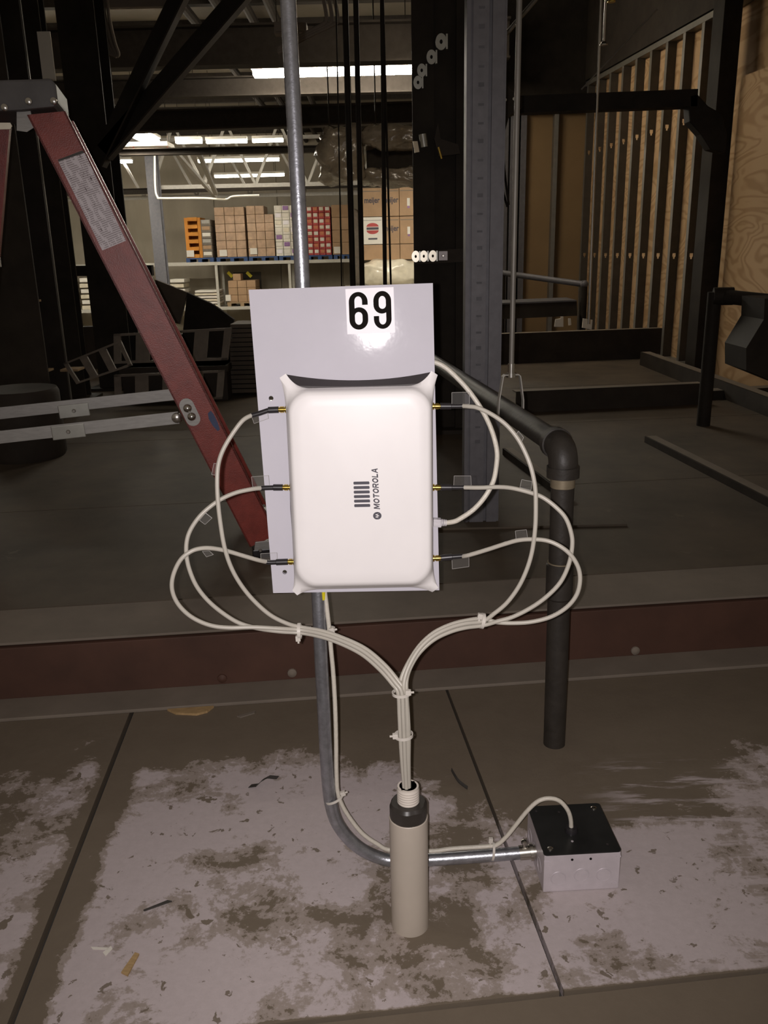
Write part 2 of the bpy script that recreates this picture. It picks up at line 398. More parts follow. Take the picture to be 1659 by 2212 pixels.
# ================================================================ THE SETTING
# --- floor bay: a sub-floor and four panels with open joints
struct(MB().box((-2.6, -1.6, -.06), (2.6, 2.35, -.018)).build('floor', m_strip, bevel=0))
floor_o = bpy.data.objects['floor']
JL1, JL2 = G(278, 1560), G(28, 2205)          # left joint
JR1, JR2 = G(1003, 1590), G(1226, 2175)       # right joint
JF1, JF2 = G(700, 2205), G(1659, 2098)        # front joint
def onl(a, b, y): t = (y-a.y)/(b.y-a.y); return a.x+(b.x-a.x)*t
def onx(a, b, x): t = (x-a.x)/(b.x-a.x); return a.y+(b.y-a.y)*t
YB = 2.3; g = .0035
def fpanel(pts): return MB().prism([(x, y, -.018) for x, y in pts], (0, 0, .018)).build('floor_panel', m_floor, floor_o, smooth=False)
yl = lambda x: onx(JF1, JF2, x)
xl = lambda y: onl(JL1, JL2, y)
xr = lambda y: onl(JR1, JR2, y)
yA = yl(xl(.8)); yBm = yl(xr(.85))
fpanel([(-2.5, yl(-2.5)+g), (xl(yA)-2*g, yA+g), (xl(YB)-2*g, YB), (-2.5, YB)])
fpanel([(xl(yA)+g, yA+g), (xr(yBm)-g, yBm+g), (xr(YB)-g, YB), (xl(YB)+g, YB)])
fpanel([(xr(yBm)+g, yBm+g), (2.5, yl(2.5)+g), (2.5, YB), (xr(YB)+g, YB)])
fpanel([(-2.5, -1.5), (2.5, -1.5), (2.5, yl(2.5)-g), (-2.5, yl(-2.5)-g)])

# --- raised deck behind the red channel; its edge runs a few degrees off square
ED = V((1, .099, 0)).normalized(); EN = V((-ED.y, ED.x, 0))
E0 = V((0, 2.0, 0))
def ep(u, n, z): return E0+ED*u+EN*n+V((0, 0, z))
DZ = .155
def slab(u0, u1, n0, n1, z0, z1): return MB().hexa([ep(u, n, z) for z in (z0, z1) for u, n in ((u0, n0), (u1, n0), (u1, n1), (u0, n1))])
struct(slab(-4.5, 5.0, .012, 7.0, .02, DZ-.006).build('deck', m_deck, smooth=False))
deck_o = bpy.data.objects['deck']
# chequer-free steel plates lie on the deck with narrow seams
for (n0, n1) in ((.0, .21),):
    slab(-4.5, 5.0, n0, n1, DZ-.006, DZ).build('edge_plate', m_plate, deck_o, smooth=False)
nn = .214
for k, dn in enumerate((.95, 1.2, 1.2, 1.6, 1.6)):
    uu = -4.5
    while uu < 5.0:
        w = 9.5
        slab(uu+.003, min(uu+w, 5.0)-.003, nn+.003, nn+dn-.003, DZ-.006, DZ).build('deck_plate', m_deck, deck_o, smooth=False)
        uu += w
    nn += dn
# red channel on the step
ch = thing('steel_channel', 'long red primed steel channel forming the step face behind the cables', 'steel channel', ep(0, -.006, 0))
slab(-3.0, 3.6, -.010, .008, .008, DZ-.01).build('web', m_chan, ch, smooth=False, bevel=.002)
slab(-3.0, 3.6, -.108, -.002, 0.0005, .009).build('floor_flange', m_plate, ch, smooth=False, bevel=.002)
for (px, py) in ((1372, 1405), (631, 1453), (480, 1465)):
    p = PL(px, py, ep(0, -.010, 0), EN)
    MB().tube([p-EN*.0, p-EN*.004, p-EN*.009], [.012, .0115, .004], 14).build('rivet', m_chan if px < 500 else m_plate, ch)

# --- lower warehouse floor, far wall, ceiling, side walls
struct(MB().box((-16, 8.5, -3.3), (14, 32, -3.2)).build('floor_warehouse', m_conc, smooth=False))
wb_ = struct(MB().box((-16, 30.2, -3.2), (14, 30.4, 6)).build('wall_back', m_conc, smooth=False))
for k in range(14):   # precast wall panels with open joints
    x0 = -15.9+k*2.1
    MB().box((x0+.012, 30.14, -3.2), (x0+2.088, 30.2, 5.2)).build('wall_panel', m_conc, wb_, smooth=False)
struct(MB().box((-16, 5.0, -3.3), (-15.8, 32, 6)).build('wall_left', m_conc, smooth=False))
cl = struct(MB().box((-16, 6.5, 4.75), (14, 31, 4.85)).build('ceiling', m_ceil, smooth=False))
for k in range(16):   # ribs of the roof deck
    y = 7.2+k*1.45
    MB().box((-16, y, 4.62), (9, y+.16, 4.75)).build('purlin', m_beam, cl, smooth=False)
# dark soffit above the near work area
sf = struct(MB().box((-4.5, 2.2, 3.35), (5, 6.6, 3.45)).build('ceiling_soffit', m_dark2, smooth=False))
for k in range(5):
    MB().box((-4.4, 2.7+k*.85, 3.2), (4.9, 2.8+k*.85, 3.35)).build('soffit_joist', m_dark, sf, smooth=False)

# --- right wall: steel studs with plywood behind
SX0 = 3.05; SK = .107
def u_at(px): return W(px, 470, 1.0).x
def sy(px): return SX0/(u_at(px)+SK)
ys_ = [sy(x) for x in (1296, 1321, 1347.5, 1375, 1404.5, 1437, 1472, 1511, 1551)]
wall_dir = V((-SK, 1, 0)).normalized(); wall_n = V((-wall_dir.y, wall_dir.x, 0))   # points to the left, into the room
pitch_m = (ys_[0]-ys_[-1])/8
wr = struct(thing('wall_right', None, None, (SX0-SK*7, 7, .15)))
SD = .068
def wp(y, n, z): return V((SX0-SK*y, y, z))+wall_n*n
z_top = 2.53; z_h1 = W(1420, 551, ys_[4]).z; z_h2 = W(1545, 236, ys_[-1]).z
key = [(-.016, .018), (.016, .018), (.016, -.006), (.008, -.012), (.008, -.024), (-.008, -.024), (-.008, -.012), (-.016, -.006)]
for k in range(-1, 9):
    y = ys_[0]-k*pitch_m if k >= 0 else ys_[0]+pitch_m
    # web with keyhole knock-outs, then the two flanges
    hs = [z_h1-.61*2/3, z_h1, z_h2]
    zz0 = .16
    lp = [[(0, zz0), (SD, zz0), (SD, z_top), (0, z_top)]]
    for zh in (z_h1, z_h2):
        lp.append([(SD*.5+a*.8, zh+b) for a, b in key][::-1])
    vs_, fs_ = flat_curve(lp, .0008)
    mb = MB().add([wp(y, SD-q.x, q.y)+wall_dir*q.z for q in vs_], fs_)
    st = mb.build('stud', m_stud, wr, smooth=False)
    for nn_ in (0.0, SD):
        MB().hexa([wp(y+dy, nn_+dn, z) for z in (zz0, z_top) for dy, dn in ((0, 0), (.041, 0), (.041, .002 if nn_ == 0 else -.002), (0, .002 if nn_ == 0 else -.002))]).build('flange', m_galv, st, smooth=False)
for nm, z0, z1 in (('bottom_track', .155, .19), ('top_track', z_top-.03, z_top+.01)):
    MB().hexa([wp(y, n, z) for z in (z0, z1) for y, n in ((5.2, -.004), (ys_[0]+.5, -.004), (ys_[0]+.5, SD+.004), (5.2, SD+.004))]).build(nm, m_galv, wr, smooth=False)
ya = 4.0
while ya < ys_[0]+.4:
    yb = min(ya+1.22, ys_[0]+.45)
    MB().hexa([wp(y, n, z) for z in (.156, 2.545) for y, n in ((ya, -.016), (yb-.004, -.016), (yb-.004, -.001), (ya, -.001))]).build('plywood_sheet', m_ply, wr, smooth=False)
    ya = yb
MB().hexa([wp(y, n, z) for z in (2.55, 3.3) for y, n in ((3.6, -.02), (ys_[0]+.45, -.02), (ys_[0]+.45, SD+.01), (3.6, SD+.01))]).build('header_board', m_dark2, wr, smooth=False)
# plywood sheet fixed on the near face where the studs end
yq0 = sy(1600)
MB().hexa([wp(y, n, z) for z in (.156, 2.05) for y, n in ((3.6, SD), (yq0, SD), (yq0, SD+.016), (3.6, SD+.016))]).build('plywood_sheet', m_ply, wr, smooth=False)
# end post of black steel in front of the last stud
pe = MB(); ye = sy(1583)
pe.hexa([wp(y, n, z) for z in (.156, 3.1) for y, n in ((ye-.05, SD+.018), (ye+.10, SD+.018), (ye+.10, SD+.14), (ye-.05, SD+.14))])
tag(pe.build('end_post', m_dark, smooth=False, bevel=.004), 'black steel post closing the stud wall beside the bare plywood', 'post')

# --- partition across the back right: tan sheathing and grey studs
YP = ys_[0]+.42
pa = struct(thing('wall_partition', None, None, (1.6, YP, .15)))
xL = W(1062, 500, YP).x; xR = W(1300, 500, YP).x
x = xL; k = 0
zH = W(1200, 236, YP-.06).z
MB().box((xL-.4, YP-.06, zH), (xR+.05, YP-.01, 3.6)).build('header_board', m_dark, pa, smooth=False)
while x < xR:
    MB().box((x+.002, YP+.10, -.2), (min(x+.61, xR+.3)-.002, YP+.115, 3.2)).build('sheathing_board', m_tan, pa, smooth=False)
    x += .61
for px0, px1 in ((1086, 1096), (1100, 1118), (1122, 1134), (1192, 1201), (1268, 1276)):
    a = W(px0, 450, YP).x; b = W(px1, 450, YP).x
    MB().box((a, YP, -.2), (b, YP+.098, 3.2)).build('stud', m_galv if px0 > 1130 else m_post, pa, smooth=False, bevel=.002)

# ================================================================ THE ACCESS POINT STAND (nearest things)
YPAN = 1.28            # front face of the backboard at mid height; board and conduit lean back a little
LEAN = .088
def T(px, py, Y):
    d = ray(px, py); p0 = V((0, Y-LEAN*.76, 0)); n = V((0, 1, -LEAN))
    return CAM + d*((p0-CAM).dot(n)/d.dot(n))
# --- galvanised conduit: down behind the board, swept round to the box
emt = thing('conduit', 'galvanised steel conduit rising behind the white board and sweeping to the floor box', 'conduit', G(705, 1700))
ctr = [(548, -1400, 1.298), (585, -700, 1.298), (612, -190, 1.298), (622, 0, 1.298), (632, 190, 1.298), (643, 400, 1.298), (653, 600, 1.298), (670, 940, 1.298), (688, 1294, 1.298), (692, 1385, 1.2715), (695.5, 1457, 1.269), (699.5, 1529, 1.267),
       (703, 1602, 1.266), (706, 1650, 1.2655), (709, 1690, 1.265), (714, 1732, 1.265), (726, 1773, 1.265), (750, 1808, 1.265), (780, 1834, 1.265), (815, 1851, 1.266), (850, 1859, 1.265), (930, 1857, 1.265), (1030, 1850, 1.265), (1128, 1842, 1.265)]
EMT_R = .0112
MB().tube(crom([T(*c) if c[1] < 1300 else W(*c) for c in ctr], 8), EMT_R, 20).build('tube', m_emt, emt)
# yellow tape label on the tube under the board
pc = T(688.5, 1290, 1.298)
mb = MB(); a = []
for r_ in (EMT_R+.0004, EMT_R+.0009):
    a.append([(pc+V((math.sin(t)*r_, -math.cos(t)*r_, 0)), ) for t in ()])
rings = []
for dz in (-.002, .014):
    rings.append([pc+V((math.sin(t)*(EMT_R+.0007), -math.cos(t)*(EMT_R+.0007), dz)) for t in [math.radians(38+k*8) for k in range(6)]] +
                 [pc+V((math.sin(t)*(EMT_R-.001), -math.cos(t)*(EMT_R-.001), dz)) for t in [math.radians(78-k*8) for k in range(6)]])
MB().loft(rings).build('yellow_sticker', m_yellow, emt)
# one-hole straps that hold the board on
for py in (760, 1180):
    p = T(661 if py < 900 else 682, py, 1.298)
    MB().ribbon([p+V((math.cos(t)*(EMT_R+.002), math.sin(t)*(EMT_R+.002), 0)) for t in [2*math.pi*k/20 for k in range(20)]], .018, .002, (0, 0, 1), closed=True).build('strap', m_steel, emt)
# set-screw connector at the box
c0, c1 = W(1122, 1842.5, 1.265), W(1163, 1838.5, 1.265)
cn = MB().tube([c0, c0.lerp(c1, .55), c0.lerp(c1, .56), c0.lerp(c1, .72), c0.lerp(c1, .73), c1], [.0128, .0128, .0155, .0155, .0125, .0125], 20).build('connector', m_steel, emt)
p = c0.lerp(c1, .25)
MB().cyl(p+V((0, 0, .010)), p+V((0, 0, .021)), .003, 10).tube([p+V((0, 0, .020)), p+V((0, 0, .024)), p+V((0, 0, .026))], [.0062, .0062, .003], 12).build('set_screw', m_steel, cn)

# --- white plastic backboard with two mounting holes
corners = [T(537, 626, YPAN), T(935, 611.5, YPAN), T(949, 1275, YPAN), T(590, 1281, YPAN)]
loop = [(c.x, c.z) for c in corners]
holes = []
for (px, py, r) in ((585.5, 860.5, .0036), (615, 1236, .0036), (905, 640, .0), ):
    if r: c = T(px, py, YPAN); holes.append([(c.x+r*math.cos(2*math.pi*k/16), c.z+r*math.sin(2*math.pi*k/16)) for k in range(16)])
vs_, fs_ = flat_curve([loop]+holes, .0032)
bo = MB().add([V((v.x, YPAN+.0032+v.z+LEAN*(v.y-.76), v.y)) for v in vs_], fs_).build('backboard', m_panel, smooth=False)
tag(bo, 'white plastic backboard carrying the access point and number stickers', 'board')

# --- digits as black ribbons on white stickers
def six(flip):
    w, q = .41, .165
    o = [(w, .655), (q, .655), (q, .76)]+arc2(0, .76, q, .125, 0, 180, 10)[1:]+[(-q, .60)]+arc2(.02, .36, w-.02, .235, 118, 0, 10)
    o += [(w, .26)]+arc2(0, .26, w, .26, 0, -180, 18)[1:]+[(-w, .74)]+arc2(0, .74, w, .26, 180, 0, 18)[1:]
    h = arc2(0, .255, q, .125, 180, 360, 10)+arc2(0, .37, q, .10, 0, 180, 10)
    if flip: o = [(-a, 1-b) for a, b in o]; h = [(-a, 1-b) for a, b in h]
    return [o, h]
ex = (T(853, 620, YPAN)-T(746, 624, YPAN)).normalized(); ez = V((ex.z, 0, -ex.x)); ez = -ez if ez.z < 0 else ez
for (q, flip, label) in ((((746, 624.5), (799.5, 622), (802, 720.5), (750.5, 722)), False, 'white sticker with a black six, left of the pair on the board'),
                         (((799.5, 622), (850, 620), (853.5, 718.5), (802, 720.5)), True, 'white sticker with a black nine, right of the pair on the board')):
    c = [T(*p, YPAN-.0002) for p in q]
    s = thing('number_sticker', label, 'sticker', (c[2]+c[3])/2, 'number stickers on the backboard')
    MB().prism(c, (0, -.0004, 0)).build('paper', m_sticker, s, smooth=False)
    mid = (c[2]+c[3])/2; hgt = ((c[0]+c[1])/2-mid); wid = (c[1]-c[0]).length
    P2 = lambda x, y: mid+hgt*(.095+.83*y)+ex*(x*wid*.93)+V((0, -.0006, 0))
    vs_, fs_ = flat_curve(six(flip), .0)
    MB().add([P2(v.x, v.y) for v in vs_], fs_).build('numeral', m_black, s, smooth=False)

# --- the access point
YR = YPAN-.026; YF = YPAN-.050        # rim and front face of the cover
ap = thing('access_point', 'white flat access point with flared corners, dark top edge and gold antenna sockets', 'access point', T(790, 1275, YPAN))
def lerp2(a, b, t): return (a[0]+(b[0]-a[0])*t, a[1]+(b[1]-a[1])*t)
def bez(a, c, b, n): return [lerp2(lerp2(a, c, k/n), lerp2(c, b, k/n), k/n) for k in range(n+1)]
NB = 9
# (start on the horizontal edge, control, tip1, tip2, control, end on the vertical edge), clockwise from top left handled per corner
TL = dict(h=(668, 838.5), c1=(636, 838), t1=(617.5, 807), t2=(604, 816), c2=(616, 842), v=(618.5, 905))
TR = dict(h=(882, 833.5), c1=(913, 832), t1=(932, 801), t2=(945.5, 810), c2=(934, 840), v=(934.5, 895))
BR = dict(h=(880, 1268.5), c1=(910, 1268), t1=(934, 1279), t2=(947.5, 1270), c2=(936, 1255), v=(935.5, 1212))
BL = dict(h=(690, 1273), c1=(660, 1274), t1=(642, 1286), t2=(631.5, 1276), c2=(637, 1262), v=(634.5, 1225))
def corner_rim(c, hfirst):
    a = bez(c['h'], c['c1'], c['t1'], NB); b = bez(c['t2'], c['c2'], c['v'], NB)
    return a+b if hfirst else (a+b)[::-1]
rim = corner_rim(TL, False) + corner_rim(TR, True) + corner_rim(BR, False) + corner_rim(BL, True)
def rrect(x0, y0, x1, y1, rad, sk=0, skb=0):
    """rounded rectangle in image order matching the rim (corner by corner), with pixel corners"""
    n = 2*NB+1; out = []
    for (cx, cy, a0) in ((x0[0]+rad, y0+rad, 180), (x1[0]-rad, y0+rad+sk, 270), (x1[1]-rad, y1-rad+skb, 0), (x0[1]+rad, y1-rad, 90)):
        for k in range(n+1):
            t = math.radians(a0+90*k/n); out.append((cx+rad*math.cos(t), cy+rad*math.sin(t)))
    return out
def fr(i, rad): return rrect((620.5+i, 636+i), 842+i*1.25, (934-i, 935-i), 1269-i, rad, -5, -4)
f1, f2, f3, f4, f5 = fr(0, 46), fr(2.5, 46), fr(6, 45), fr(11, 43), fr(30, 30)
mix2 = lambda A, B, t: [lerp2(a, b, t) for a, b in zip(A, B)]
rings = [[T(*p, YR+.004) for p in rim], [T(*p, YR) for p in rim],
         [T(*p, YR-.003) for p in mix2(rim, f1, .6)],
         [T(*p, YR-.009) for p in f1], [T(*p, YF+.006) for p in f2], [T(*p, YF+.0022) for p in f3], [T(*p, YF+.0006) for p in f4], [T(*p, YF) for p in f5]]
MB().loft(rings).build('cover', m_ap, ap, angle=60)
# dark housing behind the cover: shallow arc along its top edge against the board
bk = [(619, 809)] + bez((622, 809.5), (775, 836), (929, 804), 14) + [(933, 806), (930, 900), (931, 1262), (880, 1266), (700, 1270), (640, 1270), (627, 1100), (622, 900)]
fr_ = [(621, 812)] + bez((640, 833), (775, 838), (910, 828), 14) + [(931, 812), (932, 900), (933, 1255), (880, 1264), (700, 1268), (645, 1268), (628, 1100), (622, 900)]
MB().loft([[T(*p, YPAN-.0005) for p in bk], [T(*p, YR+.003) for p in fr_]]).build('housing', m_apdark, ap)
# six vent bars
for k in range(6):
    y = 1043.5+k*9.72; x0 = 763.5+k*.35; x1 = x0+34.5
    pts = [(x0+1.5, y-3), (x1-1.5, y-3.6), (x1, y-2), (x1, y+2), (x1-1.5, y+2.6), (x0+1.5, y+3.2), (x0, y+2), (x0, y-2)]
    MB().prism([T(*p, YF) for p in pts], (0, -.0005, 0)).build('vent_bar', m_print, ap, smooth=False)
# lettering running upwards, then the round emblem below it
def letter(ch):
    t = .25
    if ch == 'M': return 1.25, [[(0, 0), (0, 1), (.32, 1), (.625, .45), (.93, 1), (1.25, 1), (1.25, 0), (1.0, 0), (1.0, .62), (.70, .08), (.55, .08), (.25, .62), (.25, 0)]]
    if ch == 'O': return 1.15, [arc2(.575, .5, .575, .5, 0, 345, 23), arc2(.575, .5, .31, .27, 0, 345, 23)]
    if ch == 'T': return 1.0, [[(.375, 0), (.375, .77), (0, .77), (0, 1), (1, 1), (1, .77), (.625, .77), (.625, 0)]]
    if ch == 'R': return 1.05, [[(0, 0), (0, 1), (.70, 1)]+arc2(.70, .68, .32, .32, 80, -70, 8)+[(1.08, 0), (.78, 0), (.55, .35), (.25, .35), (.25, 0)], [(.25, .56), (.66, .56), (.74, .62), (.74, .74), (.66, .79), (.25, .79)]]
    if ch == 'L': return .9, [[(0, 0), (0, 1), (.25, 1), (.25, .23), (.9, .23), (.9, 0)]]
    if ch == 'A': return 1.2, [[(0, 0), (.45, 1), (.75, 1), (1.2, 0), (.92, 0), (.82, .24), (.38, .24), (.28, 0)], [(.47, .44), (.73, .44), (.60, .76)]]
A0, A1 = T(821, 1100, YF-.0004), T(815.5, 1010, YF-.0004)
tot = sum(letter(c)[0] for c in 'MOTOROLA')+7*.16
du = (A1-A0)/(tot+.2); dv = V((-1, 0, -.03)).normalized()*.0092
mbl = MB(); xo = 0
for chh in 'MOTOROLA':
    wl, loops = letter(chh); vs_, fs_ = flat_curve(loops, 0.0)
    mbl.add([A0+du*(xo+v.x+.22*v.y)+dv*v.y for v in vs_], fs_); xo += wl+.16
mbl.build('lettering', m_print, ap, smooth=False)
ec = T(815, 1114, YF)
em = MB().prism([ec+V((math.cos(t)*.0063, -.0001, math.sin(t)*.0059)) for t in [2*math.pi*k/28 for k in range(28)]], (0, -.0004, 0)).build('emblem', m_print, ap, smooth=False)
half = [(.0, -.12), (.10, .10), (.30, .58), (.46, .20), (.60, -.42), (.40, -.12), (.33, .02), (.24, -.02), (.14, -.30), (.06, -.56), (.0, -.30)]
mp_ = []
wm = MB()
for sgn in (1, -1):
    wm.add([ec+V((-b*.0056, -.0007, sgn*a*.0056+0)) for a, b in half], [tuple(range(len(half)))])
wm.build('emblem_mark', m_ap, em, smooth=False)

# --- antenna cables
RC = .0033
L_bundle = [(650, 0), (693, 0)]
def trunk(ox, oy, dy):
    """shared run from the left tie to the white nipple, each cable with its own small offset"""
    return [(650, 1361+oy*1.0, 1.222+dy), (693+ox*.2, 1369+oy, 1.212+dy), (735+ox*.3, 1383+oy, 1.200+dy), (784+ox*.5, 1407+oy, 1.182+dy), (824+ox*.7, 1441+oy*.8, 1.163+dy), (852+ox*.8, 1474+oy*.5, 1.148+dy),
            (866+ox, 1497, 1.141+dy), (869+ox, 1545, 1.136+dy), (871+ox, 1590, 1.134+dy*.9), (873+ox*.8, 1640, 1.134+dy*.8), (876+ox*.6, 1690, 1.135+dy*.7), (879+ox*.5, 1735, 1.136+dy*.6)]
def rtrunk(ox, oy, dy):
    return [(1043, 1342+oy, 1.200+dy), (1005, 1347+oy, 1.194+dy), (972, 1356+oy, 1.188+dy), (937, 1373+oy, 1.180+dy), (907, 1400+oy*1.0, 1.170+dy), (884+ox*.3, 1434+oy*.6, 1.158+dy), (870+ox*.7, 1466+oy*.2, 1.148+dy),
            (866+ox, 1497, 1.141+dy), (869+ox, 1545, 1.136+dy), (871+ox, 1590, 1.134+dy*.9), (873+ox*.8, 1640, 1.134+dy*.8), (876+ox*.6, 1690, 1.135+dy*.7), (879+ox*.5, 1735, 1.136+dy*.6)]
YC = YPAN-.020
cables = [
 dict(lab='grey antenna cable from the upper left socket', conn=((619, 884.5), (602, 885)), boot=[(602, 885), (579, 886)], thin=[(579, 886.5), (557, 894), (541, 898)],
      pts=[(545, 896.5), (523.6, 909), (497.6, 944), (480, 976), (471.5, 1004.5), (469, 1037), (470.5, 1080), (476, 1130), (484.5, 1180), (497.6, 1221.5), (517, 1258), (545, 1294), (581.5, 1327), (618, 1346)], tr=trunk(10, -6, -.003),
      tags=[((541, 893), (577, 886), (580, 904), (549, 915)), ((462, 1001), (474, 1002), (471, 1028), (457, 1025))]),
 dict(lab='grey antenna cable from the middle left socket', conn=((628, 1053), (611, 1053)), boot=[(611, 1053), (590, 1053)], thin=[(590, 1053.5), (572, 1054), (562, 1055)],
      pts=[(565, 1054.5), (545, 1056.5), (510.6, 1064), (480, 1077), (454, 1094.5), (430, 1117), (411, 1145.5), (403, 1172), (403, 1202), (409.7, 1232), (424, 1265), (447, 1295), (478, 1322), (515, 1345), (555, 1357), (603, 1364)], tr=trunk(-6, 6, -.002),
      tags=[((543, 1030), (580, 1027), (582, 1050), (546, 1052)), ((431, 1124), (444, 1108), (458, 1119), (443, 1133))]),
 dict(lab='grey antenna cable from the lower left socket', conn=((636, 1213.5), (622, 1213.5)), boot=[(622, 1213.5), (596, 1214.5)], thin=[(596, 1214.5), (583, 1215), (573, 1214)],
      pts=[(576, 1214), (556, 1209.5), (523.6, 1200), (489, 1190), (458.5, 1184.6), (434.6, 1184.6), (413, 1191), (391, 1208), (376, 1236.7), (371, 1265), (377, 1291), (393, 1315), (419, 1336), (455, 1351), (495, 1356), (545, 1355), (603, 1358)], tr=trunk(2, 0, -.007),
      tags=[((563, 1196), (598, 1194), (599, 1212), (564, 1213)), ((437, 1191), (452, 1190), (461, 1198), (446, 1203))]),
 dict(lab='grey antenna cable from the upper right socket', conn=((934, 877.5), (951, 877.5)), boot=[(951, 877.5), (975, 877.5)], thin=[(975, 877.5), (990, 877.5), (1001, 877)],
      pts=[(999, 877), (1013, 878), (1032, 881), (1062, 895), (1092.7, 917), (1118, 947), (1135.7, 980), (1148, 1013), (1156, 1053), (1157.5, 1096.5), (1156, 1142), (1149.6, 1190), (1138, 1230), (1120, 1268), (1095, 1302), (1068, 1325)], tr=rtrunk(6, 0, -.004),
      tags=[((976, 848), (1014, 847), (1014, 873), (976, 873)), ((1114, 940), (1120, 931), (1131, 945), (1127, 955))]),
 dict(lab='grey antenna cable from the middle right socket', conn=((935, 1053), (952, 1053)), boot=[(952, 1053), (976, 1053)], thin=[(976, 1053), (990, 1053), (1003, 1053)],
      pts=[(1000, 1053), (1037, 1053.4), (1077.5, 1052), (1108, 1054.7), (1143, 1063.5), (1171, 1073.7), (1199, 1094), (1221.8, 1119), (1234, 1152), (1236, 1180), (1229, 1218), (1211.6, 1256), (1184, 1286), (1150, 1311), (1109, 1332), (1072, 1343)], tr=rtrunk(12, 9, -.002),
      tags=[((981, 1028), (1017, 1028), (1018, 1049), (980, 1049)), ((1127, 1036), (1149, 1040), (1147, 1059), (1123, 1053))]),
 dict(lab='grey antenna cable from the lower right socket', conn=((935, 1206), (952, 1205.5)), boot=[(952, 1205.5), (977, 1203)], thin=[(977, 1203), (990, 1202), (1001, 1201)],
      pts=[(999, 1202), (1014, 1199), (1052, 1187.6), (1087.6, 1176), (1120.5, 1167), (1153.4, 1165), (1184, 1168.6), (1211.6, 1181), (1234, 1200), (1249, 1225.6), (1253, 1253), (1246, 1284), (1225, 1311), (1191, 1332), (1150, 1343), (1109, 1346), (1072, 1344)], tr=rtrunk(-4, -6, .002),
      tags=[((976, 1206), (1013, 1203), (1013, 1224), (977, 1229)), ((1113, 1147), (1137, 1144), (1140, 1163), (1115, 1166))]),
]
for ci, cb in enumerate(cables):
    c = thing('antenna_cable', cb['lab'], 'cable', T(*cb['conn'][0], YC), 'antenna cables of the access point')
    a, b = [T(*p, YC) for p in cb['conn']]
    MB().tube([a, a.lerp(b, .18), a.lerp(b, .2), a.lerp(b, .34), a.lerp(b, .36), a.lerp(b, .8), a.lerp(b, .82), b], [.0054, .0054, .0036, .0036, .0048, .0048, .0038, .0038], 14).build('gold_plug', m_gold, c)
    bt = [T(*p, YC) for p in cb['boot']]
    MB().tube([bt[0], bt[0].lerp(bt[1], .03), bt[0].lerp(bt[1], .97), bt[1]], [.0042, .0050, .0050, .0040], 14).build('black_boot', m_boot, c)
    MB().tube(crom([T(*p, YC) for p in cb['thin']], 5), .0038, 12).build('boot_sleeve', m_boot, c)
    # jacket: bows gently towards the viewer on its way to the tie
    pts = cb['pts']; n = len(pts); yend = cb['tr'][0][2]; path = []
    for i, p in enumerate(pts):
        t = i/n; bow = math.sin(math.pi*min(1, t*1.0))*(-.020-.012*(ci % 3))
        y0_ = T(*p, YC).y; path.append(W(*p, y0_+(yend-y0_)*t+bow))
    path += [W(*p) for p in cb['tr']]
    MB().tube(crom(path, 7), RC, 12).build('jacket', m_jacket, c)
    for ti, q in enumerate(cb['tags']):
        ty = YC-.001 if ti == 0 else None
        if ty is None:
            mx = sum(p[0] for p in q)/4; my = sum(p[1] for p in q)/4
            i = min(range(n), key=lambda k: (pts[k][0]-mx)**2+(pts[k][1]-my)**2)
            ty = path[i].y
        w = [(T if ti == 0 else W)(*p, ty) for p in q]
        MB().prism(w, (0, -.0008, 0)).build('clear_tag', m_clear, c, smooth=False, bevel=.0003)
        eg = MB()
        for k in range(4): eg.tube([w[k], w[(k+1) % 4]], .0003, 5)
        eg.build('tag_edge', m_tagedge, c)

# --- ethernet cable: plug, loop, behind the board, down the conduit, into the box
BZ = .0765
et = thing('ethernet_cable', 'thick white ethernet cable looping beside the board and running down to the box', 'cable', T(940, 1129, YC))
ent = G(1234, 1796, BZ)
ep_ = [(962, 1129.5, YC), (980, 1127, YC-.004), (994, 1120.5, YC-.006), (1022, 1101.5, YC-.008), (1047, 1073.7, YC-.008), (1065, 1041, YC-.004), (1072, 1008, YC+.002), (1073.7, 977.5, YC+.008), (1067, 944.6, YC+.014), (1054.7, 911.6, YC+.02),
       (1037, 879, YC+.025), (1014, 846, YC+.028), (989, 818, YC+.031), (963.5, 795, YC+.034), (940, 783, YC+.036), (900, 775, YC+.038), (830, 800, YC+.039), (760, 880, YC+.039), (720, 1000, YC+.039), (704, 1150, YC+.038), (701, 1260, 1.297), (705, 1305, 1.296), (710, 1348.5, 1.270), (715, 1403, 1.269), (720, 1457, 1.268),
       (724, 1529, 1.266), (726, 1602, 1.265), (726.5, 1660, 1.264), (729, 1708.5, 1.264), (739, 1739, 1.264), (758.5, 1771, 1.264), (784.5, 1802, 1.265), (815, 1823, 1.264), (845, 1836.5, 1.263), (930, 1838.6, 1.263), (980, 1833, 1.263), (1056, 1828, 1.263),
       (1074, 1824.5, 1.263), (1094, 1807, 1.263), (1116.7, 1779, 1.263), (1139.5, 1751, 1.263), (1162, 1731, 1.262), (1185, 1724.6, 1.261), (1208, 1729.6, 1.260), (1225.6, 1748.6, 1.259), (1233, 1771, ent.y)]
MB().tube(crom([T(*p) if p[1] < 1310 else W(*p) for p in ep_]+[ent+V((0, 0, -.004))], 6), .0038, 12).build('jacket', m_eth, et)
p0, p1 = T(936, 1128, YC), T(966, 1129.5, YC)
d_ = (p1-p0).normalized()
pg = MB().obox(p0.lerp(p1, .28), d_*.006, V((0, .0058, 0)), V((0, 0, .0062))).build('plug', m_plug, et, smooth=False, bevel=.0008)
MB().obox(p0.lerp(p1, .25)+V((0, -.0062, 0)), d_*.0055, V((0, .0008, 0)), V((0, 0, .0028))).build('latch', m_plug, pg, smooth=False)
for k in range(3):
    q = p0.lerp(p1, .62+.14*k); MB().tube([q-d_*.0011, q+d_*.0011], .0058-.0003*k, 12).build('boot_ring', m_plug, et)

